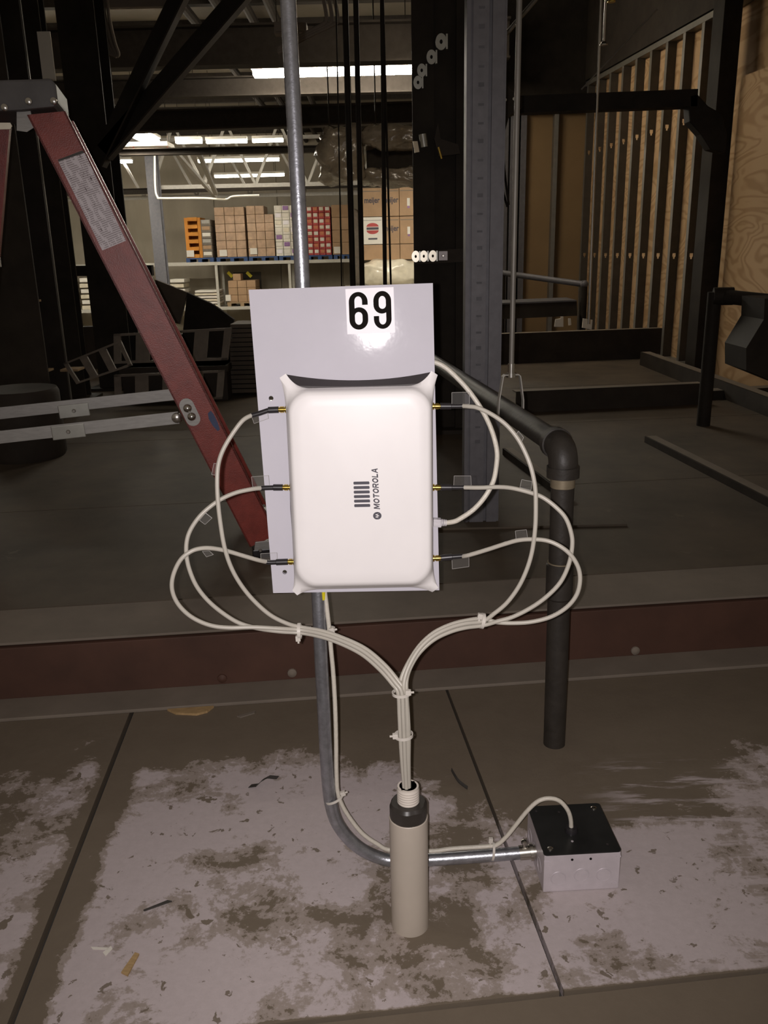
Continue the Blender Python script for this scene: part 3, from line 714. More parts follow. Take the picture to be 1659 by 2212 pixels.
# --- cable ties
def tie(cx, cy, Y, wd, hg, ang, head, label, depth=.012):
    """band of a given width around a bundle, with its square head"""
    c = W(cx, cy, Y); a = math.radians(ang)
    ax = V((math.cos(a), 0, math.sin(a)))      # across the bundle
    nr = V((-math.sin(a), 0, math.cos(a)))     # along the bundle
    t = thing('cable_tie', label, 'cable tie', c, 'nylon cable ties')
    path = [c+ax*(math.cos(q)*wd)+V((0, math.sin(q)*depth, 0)) for q in [2*math.pi*k/24 for k in range(24)]]
    MB().ribbon(path, hg, .0013, nr, closed=True).build('band', m_tie, t)
    hp = W(*head, Y-depth*.55)
    hd = MB().obox(hp, ax*.0042, V((0, .0033, 0)), nr*.0038).build('head', m_tie, t, smooth=False, bevel=.0008)
    MB().bar(hp, hp+ax*(.0085 if head[0] >= cx else -.0085), .0028, .0012, (0, 1, 0)).build('tail_stub', m_tie, hd, smooth=False)
tie(647, 1363, 1.2185, .0118, .0052, 92, (644, 1379), 'white nylon cable tie on the left cable bunch, head hanging below')
tie(1042, 1341, 1.1995, .0115, .0052, 78, (1037, 1331), 'white nylon cable tie on the right cable bunch below the loops')
tie(867, 1497, 1.1395, .0135, .0045, 2, (882, 1496), 'upper white cable tie on the upright bundle above the nipple')
tie(872, 1588, 1.133, .0138, .0045, 3, (854, 1590), 'lower white cable tie on the upright bundle, head on its left', depth=.013)
tie(721, 1724, 1.2645, .0165, .0042, 22, (741, 1714), 'white cable tie strapping the cable to the conduit above its bend', depth=.0135)
tie(1064, 1839, 1.2645, .0165, .0042, 84, (1060, 1815), 'white cable tie around the conduit run left of the box', depth=.0135)
tie(704, 1362, 1.271, .0150, .0042, 8, (717, 1361), 'white cable tie behind the left bunch, holding cable to conduit', depth=.013)

# --- grey plastic stub-up with black bushing and white threaded nipple
pb = G(887.5, 2026)+V((0, .0305, 0))
ptop = W(886, 1778, pb.y-.030).z
pv = thing('pipe_stub', 'short beige plastic pipe stub in the floor with a black nut and white threaded nipple', 'pipe', pb)
ztop = W(887, 1762, pb.y).z
MB().tube([pb+V((0, 0, -.004)), pb+V((0, 0, .0)), V((pb.x, pb.y, ztop-.001)), V((pb.x, pb.y, ztop))], [.0302, .0302, .0302, .0294], 40).build('sleeve', m_pvc, pv)
zn = ztop+.026
hexr = []
for z, r in ((ztop-.002, .0285), (ztop+.004, .0298), (zn-.005, .0298), (zn, .0265)):
    hexr.append([V((pb.x+math.cos(t)*r*(1.0 if z < ztop+.003 else .93+.07*abs(math.cos(3*(t-.3)))), pb.y+math.sin(t)*r*(1.0 if z < ztop+.003 else .93+.07*abs(math.cos(3*(t-.3)))), z)) for t in [2*math.pi*k/48 for k in range(48)]])
MB().loft(hexr).build('bushing', m_nut, pv, angle=25)
zt = W(884, 1697, pb.y).z
nip = []; rr = []
nip.append(V((pb.x, pb.y, zn-.003))); rr.append(.0160)
k = zn
while k < zt-.004:
    for dz, r in ((0, .0162), (.0011, .0172), (.0022, .0172), (.0033, .0162)): nip.append(V((pb.x, pb.y, k+dz))); rr.append(r)
    k += .0042
nip += [V((pb.x, pb.y, zt)), V((pb.x, pb.y, zt)), V((pb.x, pb.y, zt-.03))]; rr += [.0165, .0135, .0133]
MB().tube(nip, rr, 32).build('threaded_nipple', m_pvcw, pv, angle=60)

# --- steel junction box
b0, b1 = V((.2555, 1.201, 0)), V((.3855, 1.207, 0))
bx = (b1-b0).normalized(); by = V((-bx.y, bx.x, 0)); BW = (b1-b0).length; BD = .130; BH = .0745
def bp(u, v, z): return b0+bx*u+by*v+V((0, 0, z))
jb = thing('junction_box', 'square galvanised junction box with a black cover on the floor', 'junction box', bp(BW/2, BD/2, 0))
MB().hexa([bp(u, v, z) for z in (.0005, BH) for u, v in ((0, 0), (BW, 0), (BW, BD), (0, BD))]).build('body', m_boxg, jb, smooth=False, bevel=.0018)
o_ = .0008
cov = [bp(u, v, BH) for u, v in ([(-o_+.006+.006*math.cos(t), -o_+.006+.006*math.sin(t)) for t in [math.radians(180+18*k) for k in range(6)]] +
       [(BW+o_-.006+.006*math.cos(t), -o_+.006+.006*math.sin(t)) for t in [math.radians(270+18*k) for k in range(6)]] +
       [(BW+o_-.006+.006*math.cos(t), BD+o_-.006+.006*math.sin(t)) for t in [math.radians(18*k) for k in range(6)]] +
       [(-o_+.006+.006*math.cos(t), BD+o_-.006+.006*math.sin(t)) for t in [math.radians(90+18*k) for k in range(6)]])]
cv = MB().prism(cov, (0, 0, .002)).build('cover', m_cover, jb, smooth=False)
for u, v in ((.013, .014), (BW-.013, BD-.014)):
    c = bp(u, v, BH+.002); sc_ = MB().tube([c, c+V((0, 0, .0014)), c+V((0, 0, .0024))], [.0052, .005, .003], 16).build('screw', m_steel, cv)
for u, v in ((.055, .03), (.012, BD-.014), (BW-.018, .018), (.052, BD-.02)):
    c = bp(u, v, BH+.0019); MB().tube([c, c+V((0, 0, .0006))], .0022, 10).build('cover_dimple', m_boxg if u == .055 else m_apdark, cv)
c = V((ent.x, ent.y, BH+.002))
MB().tube([c, c+V((0, 0, .003)), c+V((0, 0, .009)), c+V((0, 0, .0095)), c+V((0, 0, .003))], [.0115, .0115, .0090, .0045, .0042], 20).build('grommet', m_boot, cv)
# knock-outs: round slugs standing slightly off the sheet
for (px, py) in ((1206, 1897), (1256, 1890), (1304, 1889)):
    p = PL(px, py, b0, by); n_ = -by
    ring = [p+bx*(math.cos(t)*.0128)+V((0, 0, math.sin(t)*.0128)) for t in [2*math.pi*k/28 for k in range(28)]]
    MB().tube(ring, .0006, 6, closed=True).build('knockout_ring', m_boxg, jb)
    MB().prism([p+bx*(math.cos(t)*.0112)+V((0, 0, math.sin(t)*.0112)) for t in [2*math.pi*k/24 for k in range(24)]], n_*.0008).build('knockout', m_boxg, jb, smooth=False)
for (v, z) in ((.032, .030), (.072, .030), (.105, .032)):
    p = bp(0, v, z)
    MB().tube([p+by*(math.cos(t)*.0128)+V((0, 0, math.sin(t)*.0128)) for t in [2*math.pi*k/28 for k in range(28)]], .0006, 6, closed=True).build('knockout_ring', m_boxg, jb)
for (px, py) in ((1236, 1857), (1276, 1855)):
    p = PL(px, py, b0, by); MB().tube([p, p-by*.0006], .0022, 12).build('screw_hole', m_black, jb)
for (u, z) in ((.004, .062), (BW-.004, .066), (BW-.008, .012)):
    p = bp(u, 0, z); MB().obox(p, bx*.0045, by*.0012, V((0, 0, .0012))).build('corner_tab', m_boxg, jb, smooth=False)

# --- black iron pipe: riser, coupling, elbow, long horizontal leg
PR = .0235
base = G(1197, 1606)
yE = base.y
elb = W(1218, 968, yE)
dirp = (G(945, 782, .675)-V((elb.x, elb.y, .675))); dirp.z = 0; dirp.normalize()
ip = thing('iron_pipe', 'black iron pipe rising from the floor and turning back through an elbow', 'pipe', base)
zc = elb.z
ax_ = lambda z: V((base.x+(elb.x-base.x)*z/zc, yE, z))
MB().tube([ax_(-.002), ax_(zc-.03)], PR, 28).build('riser', m_pipe, ip)
za, zb = W(1203, 1292, yE).z, W(1208, 1215, yE).z
MB().tube([ax_(za), ax_(za+.004), ax_(zb-.004), ax_(zb)], [PR+.001, PR+.0045, PR+.0045, PR+.001], 28).build('coupling', m_pipe, ip)
MB().tube([ax_(zb), ax_(zb+.0022)], PR+.0025, 28).build('sealant_bead', m_thread, ip)
zt0, zt1 = W(1222, 1052, yE).z, W(1222, 1036, yE).z
tp = []; tr = []
k = zt0
while k < zt1+.003:
    tp += [ax_(k), ax_(k+.0015)]; tr += [PR+.0003, PR+.0013]; k += .003
MB().tube(tp, tr, 28).build('threads', m_thread, ip, angle=70)
ze = W(1224, 1030, yE).z
el = [ax_(ze), ax_(ze+.022), ax_(ze+.0225)] ; er = [.0325, .0325, .0290]
top = V((ax_(zc).x, yE, zc))
for k in range(9):
    t = math.radians(90*k/8); R = .034
    cc = V((top.x, top.y, zc-R))+dirp*R
    el.append(cc-dirp*(R*math.cos(t))+V((0, 0, R*math.sin(t)))); er.append(.0292)
e_ = el[-1]
el += [e_+dirp*.004, e_+dirp*.0045, e_+dirp*.024]; er += [.0292, .0325, .0325]
MB().tube(el, er, 28).build('elbow', m_pipe, ip, angle=30)
hz = e_.z
MB().tube([e_, e_+dirp*3.3], PR+.001, 28).build('leg', m_pipe, ip)

# --- swivel hanger and its rod
hq = PL(1103, 874, e_, dirp.cross(V((0, 0, 1))))
th = (hq-e_).dot(dirp); hc = e_+dirp*th
side = dirp.cross(V((0, 0, 1))).normalized()
hg_ = thing('pipe_hanger', 'thin steel swivel hanger holding the black pipe from a long rod', 'hanger', hc+V((0, 0, -.035)))
lp = [(-.017, .092), (-.021, .088), (-.030, .03), (-.0305, 0)]+[(.0305*math.cos(math.radians(180+18*k)), .0305*math.sin(math.radians(180+18*k))) for k in range(1, 11)]+[(.030, .03), (.021, .088), (.017, .092)]
MB().ribbon([hc+side*a+V((0, 0, b)) for a, b in lp], .016, .0024, dirp, closed=True).build('loop_strap', m_zinc, hg_)
tt = hc+V((0, 0, .092))
MB().tube([tt+V((0, 0, -.006)), tt+V((0, 0, .004)), tt+V((0, 0, .0045)), tt+V((0, 0, .026))], [.012, .012, .0085, .0085], 14).build('swivel_nut', m_steel, hg_)
MB().tube([tt+V((0, 0, .0)), V((tt.x, tt.y, 3.4))], .0062, 12).build('rod', m_galv, hg_)

# --- grey slotted upright behind the pipe
cb_ = G(1045, 1132, DZ); YU = cb_.y
ur = thing('rack_upright', 'grey painted slotted steel upright standing behind the black pipe', 'upright', V((cb_.x, YU, DZ)))
xa, xb = W(1003, 1000, YU).x, W(1079, 1000, YU).x
wU = xb-xa
prof = [(0, 0), (.012, 0), (.012, .008), (.018, .008), (.018, 0), (wU*.55, 0), (wU*.55, .012), (wU*.64, .012), (wU*.64, 0), (wU-.008, 0), (wU-.008, .006), (wU, .006), (wU, .075), (0, .075)]
MB().prism([(xa+a, YU+b, DZ) for a, b in prof], (0, 0, 3.03)).build('profile', m_post, ur, smooth=False)
for k in range(38):   # row of slots
    z = DZ+.28+k*.0508
    MB().box((xa+wU*.30, YU-.0012, z), (xa+wU*.44, YU+.0005, z+.006 if k % 3 else z+.011)).build('slot', m_slot, ur, smooth=False)
MB().box((xa-.10, YU-.06, DZ), (xb+.42, YU+.14, DZ+.008)).build('base_track', m_deck, ur, smooth=False, bevel=.002)

# ================================================================ THE STEP LADDER
foot = G(568, 1204, DZ)
LS = V((.977, .215, 0)).normalized(); LW = V((-.215, .977, 0)).normalized()    # along its side, across its width
LN = -LW                                                                       # near side faces the viewer
lad = thing('step_ladder', 'red fibreglass step ladder with a grey top cap standing on the deck', 'ladder', foot)
def lp_(px, py, off=0.0): return PL(px, py, foot+LW*off, LN)
LWID = .36; LTOP = .20
def channel(quad, name, mt, inner=1):
    """C rail: face on the outside, flanges folded inwards. quad = 4 points a-b (top), c-d (bottom) on the face"""
    a, b, c, d = quad; t = LW*(.005*inner); fl_ = LW*(.032*inner)
    mb = MB().prism([a, b, c, d], t)
    ea = (b-a).normalized()*.005; ec = (c-d).normalized()*.005
    mb.prism([a, a+ea, d+ec, d], fl_); mb.prism([b-ea, b, c, c-ec], fl_)
    return mb.build(name, mt, lad, smooth=False)
# rear rail, near side
qa = [lp_(58, 248), lp_(141, 240), lp_(598, 1155), lp_(540, 1182)]
rail = channel(qa, 'rear_rail', m_red)
far = [qa[0]+LW*LTOP, qa[1]+LW*LTOP, qa[2]+LW*LWID, qa[3]+LW*LWID]
channel(far, 'rear_rail', m_red, -1)
# aluminium feet
for off, sg in ((0, 1), (LWID, -1)):
    f = [lp_(551, 1170)+LW*off, lp_(600, 1165)+LW*off, lp_(607, 1205)+LW*off, lp_(548, 1196)+LW*off]
    MB().prism([p-LW*.004*sg for p in f], LW*(.038*sg)).build('foot_bracket', m_alu, lad, smooth=False, bevel=.002)
    q = lp_(562, 1188)+LW*off; MB().tube([q-LW*.004*sg, q-LW*.008*sg], [.006, .004], 10).build('rivet', m_steel, lad)
    c0_ = lp_(575, 1200)+LW*off
    MB().obox(V((c0_.x, c0_.y, DZ+.014))+LW*(.015*sg), LS*.04, LW*.02, V((0, 0, .0135))).build('rubber_foot', m_boot, lad, smooth=False, bevel=.003)
# front rails, leaning the other way; steps between them
ta, tb_ = lp_(-110, 252), lp_(-6, 247)
dirf = (-LS*.25+V((0, 0, -1)))
def ground(p): t = (DZ+.012-p.z)/dirf.z; return p+dirf*t
qf = [ta, tb_, ground(tb_), ground(ta)]
channel(qf, 'front_rail', m_red)
channel([qf[0]+LW*LTOP, qf[1]+LW*LTOP, qf[2]+LW*LWID, qf[3]+LW*LWID], 'front_rail', m_red, -1)
for k in range(3):
    z = DZ+.30*(k+1); t = (z-tb_.z)/dirf.z
    p0_ = ta+dirf*t; p1_ = tb_+dirf*t; LK = LTOP+(LWID-LTOP)*t/((DZ-tb_.z)/dirf.z)
    stp = MB().hexa([q+V((0, 0, dz)) for dz in (-.028, 0) for q in (p0_+LW*.005, p1_+LW*.005, p1_+LW*(LK-.005), p0_+LW*(LK-.005))]).build('step', m_alu, lad, smooth=False, bevel=.002)
    for j in range(4):
        q = p0_.lerp(p1_, .15+.23*j); MB().bar(q+LW*.01+V((0, 0, .001)), q+LW*(LK-.01)+V((0, 0, .001)), .006, .003).build('tread_rib', m_alu, stp, smooth=False)
# top cap
cp = [lp_(-95, 178), lp_(112, 172), lp_(122, 184), lp_(127, 224), lp_(118, 233), lp_(50, 240), lp_(-95, 247)]
cap = MB().prism([p-LW*.018 for p in cp], LW*(LTOP+.036)).build('top_cap', m_cap, lad, smooth=False, bevel=.006)
for (px, py) in ((62, 219), (116, 218), (10, 232)):
    q = lp_(px, py, -.018); MB().tube([q, q-LW*.004, q-LW*.006], [.009, .008, .004], 12).build('rivet', m_steel, cap)
# hinge bracket under the cap
MB().prism([lp_(36, 240, .010), lp_(66, 240, .010), lp_(74, 275, .010), (lp_(58, 285, .010)), lp_(36, 282, .010)], LW*.004).build('hinge_bracket', m_alu, lad, smooth=False)
MB().prism([lp_(-20, 265, -.006), lp_(22, 265, -.006), lp_(26, 272, -.006), lp_(22, 279, -.006), lp_(-20, 280, -.006)], LW*.004).build('hinge_arm', m_reflect, lad, smooth=False)
# printed label
w = [lp_(126, 349, -.0006), lp_(183, 330, -.0006), lp_(272, 520, -.0006), lp_(221, 541, -.0006)]
sg = MB().add(w, [(0, 1, 2, 3)]).build('warning_label', m_label, lad, smooth=False)
uvl = sg.data.uv_layers.new(name='UVMap')
order = {0: (0, 1), 1: (1, 1), 2: (1, 0), 3: (0, 0)}
for lpx in sg.data.loops:
    co = sg.data.vertices[lpx.vertex_index].co+ORG[lad]
    i = min(range(4), key=lambda k: (w[k]-co).length); uvl.data[lpx.index].uv = order[i]
MB().prism([lp_(125, 345, -.0004), lp_(178, 325, -.0004), lp_(183, 331, -.0004), lp_(127, 350, -.0004)], LW*.0002).build('label_edge', m_strip, lad, smooth=False)
# spreader plate with two bolts, blue paint mark
pl_ = []
ctr_ = [lp_(403, 876, -.003), lp_(417, 905, -.003)]
axd = (ctr_[1]-ctr_[0]).normalized(); axs = axd.cross(LW).normalized()
rp = .0205
out = [ctr_[0]+axs*(rp*math.cos(t))-axd*(rp*math.sin(t)) for t in [math.pi*k/10 for k in range(11)]]+[ctr_[1]-axs*(rp*math.cos(t))+axd*(rp*math.sin(t)) for t in [math.pi*k/10 for k in range(11)]]
plate = MB().prism(out, LW*.003).build('spreader_plate', m_alu, lad, smooth=False)
for (px, py) in ((405, 882), (414, 900)):
    q = lp_(px, py, -.003); MB().tube([q, q-LW*.004, q-LW*.008, q-LW*.010], [.0125, .0115, .007, .002], 16).build('bolt', m_steel, plate)
bl = [lp_(x, y, -.0005) for x, y in ((449, 893), (455, 887), (461, 894), (470, 912), (475, 928), (470, 931), (460, 920), (451, 905))]
MB().prism(bl, LW*.0004).build('blue_paint_mark', m_bluep, lad, smooth=False)
# folding spreaders
for off, a_, b_, jx in ((.036, (-140, 960), (386, 902), (148, 932)), (LTOP+.10-.036, (-140, 908), (395, 850), (160, 887))):
    A_, B_ = lp_(*a_, off), lp_(*b_, off)
    sp_ = MB().bar(A_, B_, .004, .036, (0, 0, 1)).build('spreader_bar', m_alu, lad, smooth=False, bevel=.001)
    J = lp_(*jx, off); dd = (B_-A_).normalized()
    MB().bar(J-dd*.045, J+dd*.045, .012, .040, (0, 0, 1)).build('spreader_joint', m_clampd, sp_, smooth=False, bevel=.002)
    q = J-LW*.006; MB().tube([q, q-LW*.004], [.006, .004], 10).build('spreader_pin', m_steel, sp_)
    q = B_-dd*.005-LW*.002; MB().tube([q, q-LW*.006, q-LW*.01], [.016, .014, .006], 14).build('spreader_bolt', m_steel, sp_)
# rear brace bars between the back rails
for t in (.35, .72):
    q = qa[0].lerp(qa[3], t).lerp(qa[1].lerp(qa[2], t), .5)
    MB().bar(q+LW*.006, q+LW*(LTOP+(LWID-LTOP)*t-.006), .03, .012).build('rear_brace', m_alu, lad, smooth=False)

# ================================================================ STEEL AROUND THE BAY
def post(name, px0, px1, py, Y, z0, z1, mt, label, cat, depth=None, flange=True):
    """W-section column seen flange-on, made of two flanges and a web"""
    a, b = W(px0, py, Y).x, W(px1, py, Y).x; w = b-a; d = depth or w
    t = thing(name, label, cat, V(((a+b)/2, Y, z0)))
    MB().box((a, Y, z0), (b, Y+.014, z1)).build('front_flange', mt, t, smooth=False)
    MB().box(((a+b)/2-.006, Y+.014, z0), ((a+b)/2+.006, Y+d-.014, z1)).build('web', mt, t, smooth=False)
    MB().box((a, Y+d-.014, z0), (b, Y+d, z1)).build('rear_flange', mt, t, smooth=False)
    MB().box((a-.06, Y-.05, z0), (b+.06, Y+d+.05, z0+.018)).build('base_plate', mt, t, smooth=False)
    return t
post('column', 176, 254, 500, 6.0, DZ, 4.2, m_dark, 'wide black steel column right of the narrow gap, partly behind the ladder', 'column')
post('column', 104, 142, 500, 5.6, DZ, 4.2, m_dark, 'narrow black steel column left of the gap showing the far wall', 'column')
post('column', -60, 62, 500, 4.9, DZ, 4.2, m_dark2, 'broad dark brown column at the left edge above the ladder cap', 'column')
gp = post('column', 70, 99, 500, 5.2, DZ, 4.2, m_galv, 'pale galvanised post beside the left dark columns', 'column')
t = MB().box((W(86, 120, 5.59).x, 5.588, W(96, 175, 5.59).z), (W(114, 120, 5.59).x, 5.5995, W(96, 68, 5.59).z)).build('paper_notice', m_paper, smooth=False)
tag(t, 'pale blank sheet taped on the black column above the ladder cap', 'sheet')
# horizontal rail between the columns
a, b = W(60, 586, 6.29), W(330, 584, 6.29)
tag(MB().bar(a, b, .06, .07).build('guard_rail', m_dark, smooth=False), 'black horizontal rail crossing between the left columns', 'rail')
# diagonal braces: two steel angles meeting at the column
for (p0_, p1_, wd, lab) in (((212, 352), (398, -30), .11, 'steeper black steel angle brace above the ladder'), ((226, 330), (545, -40), .12, 'shallower black steel angle brace reaching towards the conduit')):
    A_, B_ = W(*p0_, 5.9), W(*p1_, 5.9); B_ = A_+(B_-A_)*((3.12-A_.z)/(B_.z-A_.z))
    t = thing('brace', lab, 'brace', A_)
    d = (B_-A_).normalized(); s_ = d.cross(V((0, 1, 0))).normalized()
    MB().obox((A_+B_)/2, (B_-A_)/2, s_*(wd/2), V((0, .005, 0))).build('flat_leg', m_dark, t, smooth=False)
    MB().obox((A_+B_)/2+s_*(wd/2)*(1 if s_.x > 0 else -1)+V((0, -.045, 0)), (B_-A_)/2, s_*.005, V((0, .05, 0))).build('outstanding_leg', m_dark2, t, smooth=False)

# black column beside the grey upright, with strut and clamps
bc = thing('stanchion', 'tall black steel stanchion between the far cartons and the grey upright', 'stanchion', W(945, 800, 4.3).xy.to_3d()+V((0, 0, DZ)))
xl_, xr_ = W(893, 450, 4.3).x, W(1012, 450, 4.3).x
MB().box((xl_, 4.3, DZ), (xl_+.10, 4.32, 3.19)).build('left_plate', m_dark, bc, smooth=False)
MB().box((xl_+.10, 4.33, DZ), (xr_-.06, 4.345, 3.19)).build('web', m_dark, bc, smooth=False)
MB().box((xr_-.06, 4.3, DZ), (xr_, 4.50, 3.19)).build('right_plate', m_dark, bc, smooth=False)
MB().box((xl_-.05, 4.24, DZ), (xr_+.05, 4.55, DZ+.02)).build('base_plate', m_dark2, bc, smooth=False)
a, b = W(894, 557, 4.27), W(1004, 551, 4.27)
MB().bar(a, b, .05, .06).build('cross_strut', m_dark2, bc, smooth=False)
def clamp(px, py, Y, r, mt, label, square=False):
    c = W(px, py, Y)
    t = thing('pipe_clamp', label, 'clamp', c-V((0, 0, r)), 'conduit clamps on the black stanchion')
    if square:
        MB().obox(c, V((r, 0, 0)), V((0, .008, 0)), V((0, 0, r))).build('plate', mt, t, smooth=False, bevel=.002)
        MB().tube([c-V((0, .008, 0)), c-V((0, .013, 0))], [r*.35, r*.2], 12).build('bolt', m_steel, t)
        return
    ring = [c+V((math.cos(q)*r*.74, 0, math.sin(q)*r)) for q in [2*math.pi*k/20 for k in range(20)]]
    inn = [c+V((math.cos(q)*r*.20, 0, math.sin(q)*r*.27)) for q in [2*math.pi*k/20 for k in range(20)]]
    mb = MB(); n = 20
    mb.add(ring+inn+[p+V((0, .02, 0)) for p in ring]+[p+V((0, .02, 0)) for p in inn],
           [(i, (i+1) % n, n+(i+1) % n, n+i) for i in range(n)]+[(2*n+i, 2*n+(i+1) % n, 3*n+(i+1) % n, 3*n+i) for i in range(n)] +
           [(i, (i+1) % n, 2*n+(i+1) % n, 2*n+i) for i in range(n)]+[(n+i, n+(i+1) % n, 3*n+(i+1) % n, 3*n+i) for i in range(n)])
    mb.build('ring', mt, t, angle=50)
    MB().box((c.x+r*.62, c.y-.004, c.z-r*.9), (c.x+r*.86, c.y+.02, c.z+r*.9)).build('back_strip', m_clampd, t, smooth=False)
clamp(898, 554, 4.22, .026, m_reflect, 'bright round clamp at the left end of the cross strut')
clamp(915.5, 553.5, 4.22, .026, m_reflect, 'second bright round clamp along the cross strut')
clamp(935, 553, 4.22, .026, m_reflect, 'third bright round clamp along the cross strut')
clamp(957, 552.5, 4.22, .021, m_sticker, 'pale square plate at the right of the strut clamps', True)
clamp(903, 178, 4.275, .028, m_clampd, 'lowest dim zinc clamp stepping up the black stanchion')
clamp(911, 152, 4.275, .028, m_clampd, 'second dim zinc clamp stepping up the black stanchion')
clamp(932, 123, 4.275, .030, m_clampd, 'third dim zinc clamp stepping up the black stanchion')
clamp(953, 90, 4.275, .034, m_clampd, 'uppermost dim zinc clamp stepping up the black stanchion')
# bracket and lever on the frame
t = thing('door_bracket', 'dark bracket with a bright brass pin on the black stanchion', 'bracket', W(950, 330, 4.25))
MB().prism([W(*p, 4.25) for p in ((938, 300), (946, 265), (952, 300), (990, 312), (994, 332), (948, 338))], (0, .03, 0)).build('plate', m_dark2, t, smooth=False)
MB().tube([W(947, 318, 4.24), W(954, 343, 4.24)], .005, 10).build('pin', m_gold, t)
MB().tube([W(913, 290, 4.24), W(917, 318, 4.24)], .018, 12).build('hinge_barrel', m_clampd, t)
MB().prism([W(*p, 4.24) for p in ((892, 305), (902, 305), (906, 328), (896, 330))], (0, .02, 0)).build('tab', m_thread, t, smooth=False)

# thin dark conduits hanging in front of the far cartons
for (x0, x1, r, lab, y1) in ((747, 763, .017, 'thickest dark upright conduit in front of the far cartons', 640), (770, 783, .015, 'dark upright conduit just right of the thickest one', 640), (826, 832, .012, 'dark upright conduit crossing the stacked cartons', 640), (829, 845, .006, 'thin dark wire beside the conduit over the cartons', 640), (727, 737, .004, 'thinnest dark wire left of the upright conduits', 560)):
    A_, B_ = W(x0, 60, 5.2), W(x1, y1, 5.2)
    d = (A_-B_).normalized()
    tag(MB().tube([B_-d*((B_.z-DZ)/d.z), A_+d*((3.36-A_.z)/d.z)], r, 10).build('hanging_conduit', m_dark), lab, 'conduit')

# guard rail pipe and dark stand at the far right
Yr = 4.3
a, b = W(1560, 640, Yr), W(1700, 655, Yr-.25)
t = thing('rail_pipe', 'dark iron rail pipe in front of the bare plywood', 'rail', a)
MB().tube([a, b], .034, 14).build('pipe', m_dark, t)
MB().tube([a-V((.04, -.01, 0)), a+V((.05, -.01, 0))], .043, 14).build('elbow', m_dark, t)
MB().tube([a+V((-.03, .02, .02)), V((a.x-.03, a.y+.02, DZ))], .034, 14).build('leg', m_dark, t)
t = MB().prism([W(*p, 3.9) for p in ((1612, 752), (1650, 690), (1652, 645), (1760, 640), (1760, 860), (1612, 800))], (0, .25, 0)).build('cart_body', m_dark, smooth=False)
tag(t, 'dark slanted metal body at the right edge below the rail', 'cart')

# steel members lying on the deck
def chan_on(p0_, p1_, w, h, label, mt=None, z=None):
    A_, B_ = p0_, p1_; d = (B_-A_).normalized(); s_ = V((0, 0, 1)).cross(d).normalized()
    if s_.y < 0: s_ = -s_
    t = thing('steel_beam', label, 'steel beam', (A_+B_)/2)
    o = V((0, 0, 1))
    mt = mt or m_dark2
    MB().obox((A_+B_)/2+o*(h/2), (B_-A_)/2, s_*.005, o*(h/2-.0)).build('web', mt, t, smooth=False)
    for z_ in (.004, h-.004):
        MB().obox((A_+B_)/2+o*z_+s_*(w/2), (B_-A_)/2, s_*(w/2), o*.004).build('flange', m_plate if z_ > .01 else mt, t, smooth=False)
    return t
def onb(px, py, z): return G(px, py, z)
hB = .24
a, b = G(952, 726, DZ+hB), G(1452, 708, DZ+hB); chan_on(V((a.x, a.y, DZ)), V((b.x, b.y, DZ)), .08, hB, 'long dark channel on the deck in front of the stud wall foot')
hB = .12
a, b = G(1115, 846, DZ+hB), G(1520, 828, DZ+hB); chan_on(V((a.x, a.y, DZ)), V((b.x, b.y, DZ)), .07, hB, 'low dark channel on the deck right of the pipe hanger')
a, b = G(1125, 868, DZ+.05), G(1760, 832, DZ+.05); chan_on(V((a.x, a.y, DZ)), V((b.x, b.y, DZ)), .09, .05, 'flat dark channel on the deck in front of the low channel')
a, b = G(1385, 760, DZ+.10), G(1720, 880, DZ+.10); chan_on(V((a.x, a.y, DZ)), V((b.x, b.y, DZ)), .07, .10, 'dark channel slanting across the deck towards the right edge')
a, b = G(1395, 942, DZ+.03), G(1700, 1096, DZ+.03); chan_on(V((a.x, a.y, DZ)), V((b.x, b.y, DZ)), .05, .03, 'thin steel angle slanting over the deck at the right')
a, b = G(1088, 968, DZ+.03), G(1215, 1062, DZ+.03); chan_on(V((a.x, a.y, DZ)), V((b.x, b.y, DZ)), .04, .03, 'short thin steel angle on the deck behind the iron pipe')
# black overhead beam with a rounded dark end, right
a, b = W(1080, 230, 5.1), W(1500, 214, 5.1)
t = thing('overhead_beam', 'black overhead beam crossing the upper studs, with a rounded dark end', 'beam', (a+b)/2)
MB().bar(a, b, .10, .085).build('web', m_dark, t, smooth=False)
c = W(1528, 262, 5.1)
MB().prism([W(*p, 5.05) for p in ((1488, 205), (1505, 200), (1530, 228), (1560, 245), (1572, 290), (1568, 330), (1535, 322), (1515, 290), (1490, 262))], (0, .10, 0)).build('dark_end', m_dark, t, smooth=False, bevel=.01)
# sloping wire stays, right
for (p, q, r, lab) in (((1256, 193), (1420, 20), .004, 'thin taut wire sloping up from the rod on the right'), ((1062, 110), (1165, -10), .012, 'short pale sloping tube behind the grey upright')):
    A_, B_ = W(*p, 5.0), W(*q, 5.0); tag(MB().tube([A_, B_], r, 8).build('stay', m_galv), lab, 'stay')
A_ = W(1292, 30, 4.8); A_.z = 3.36; B_ = W(1272, 700, 4.8)
tag(MB().tube([A_, B_], .007, 8).build('drop_rod', m_steel), 'thin shiny steel drop rod left of the stud wall', 'rod')
for (px, py, lab) in ((1321, 3, 'small yellow sprinkler head in the dark top right'), (1304, 96, 'small bright fitting high beside the drop rod')):
    c = W(px, py, 4.6); t = thing('sprinkler_head', lab, 'sprinkler', c)
    MB().tube([c, c+V((0, 0, .012)), c+V((0, 0, .014)), c+V((0, 0, .8))], [.016, .012, .006, .005], 12).build('body', m_gold if py < 10 else m_steel, t)
    MB().tube([c+V((0, 0, -.004)), c], .019, 14).build('deflector', m_gold if py < 10 else m_steel, t)
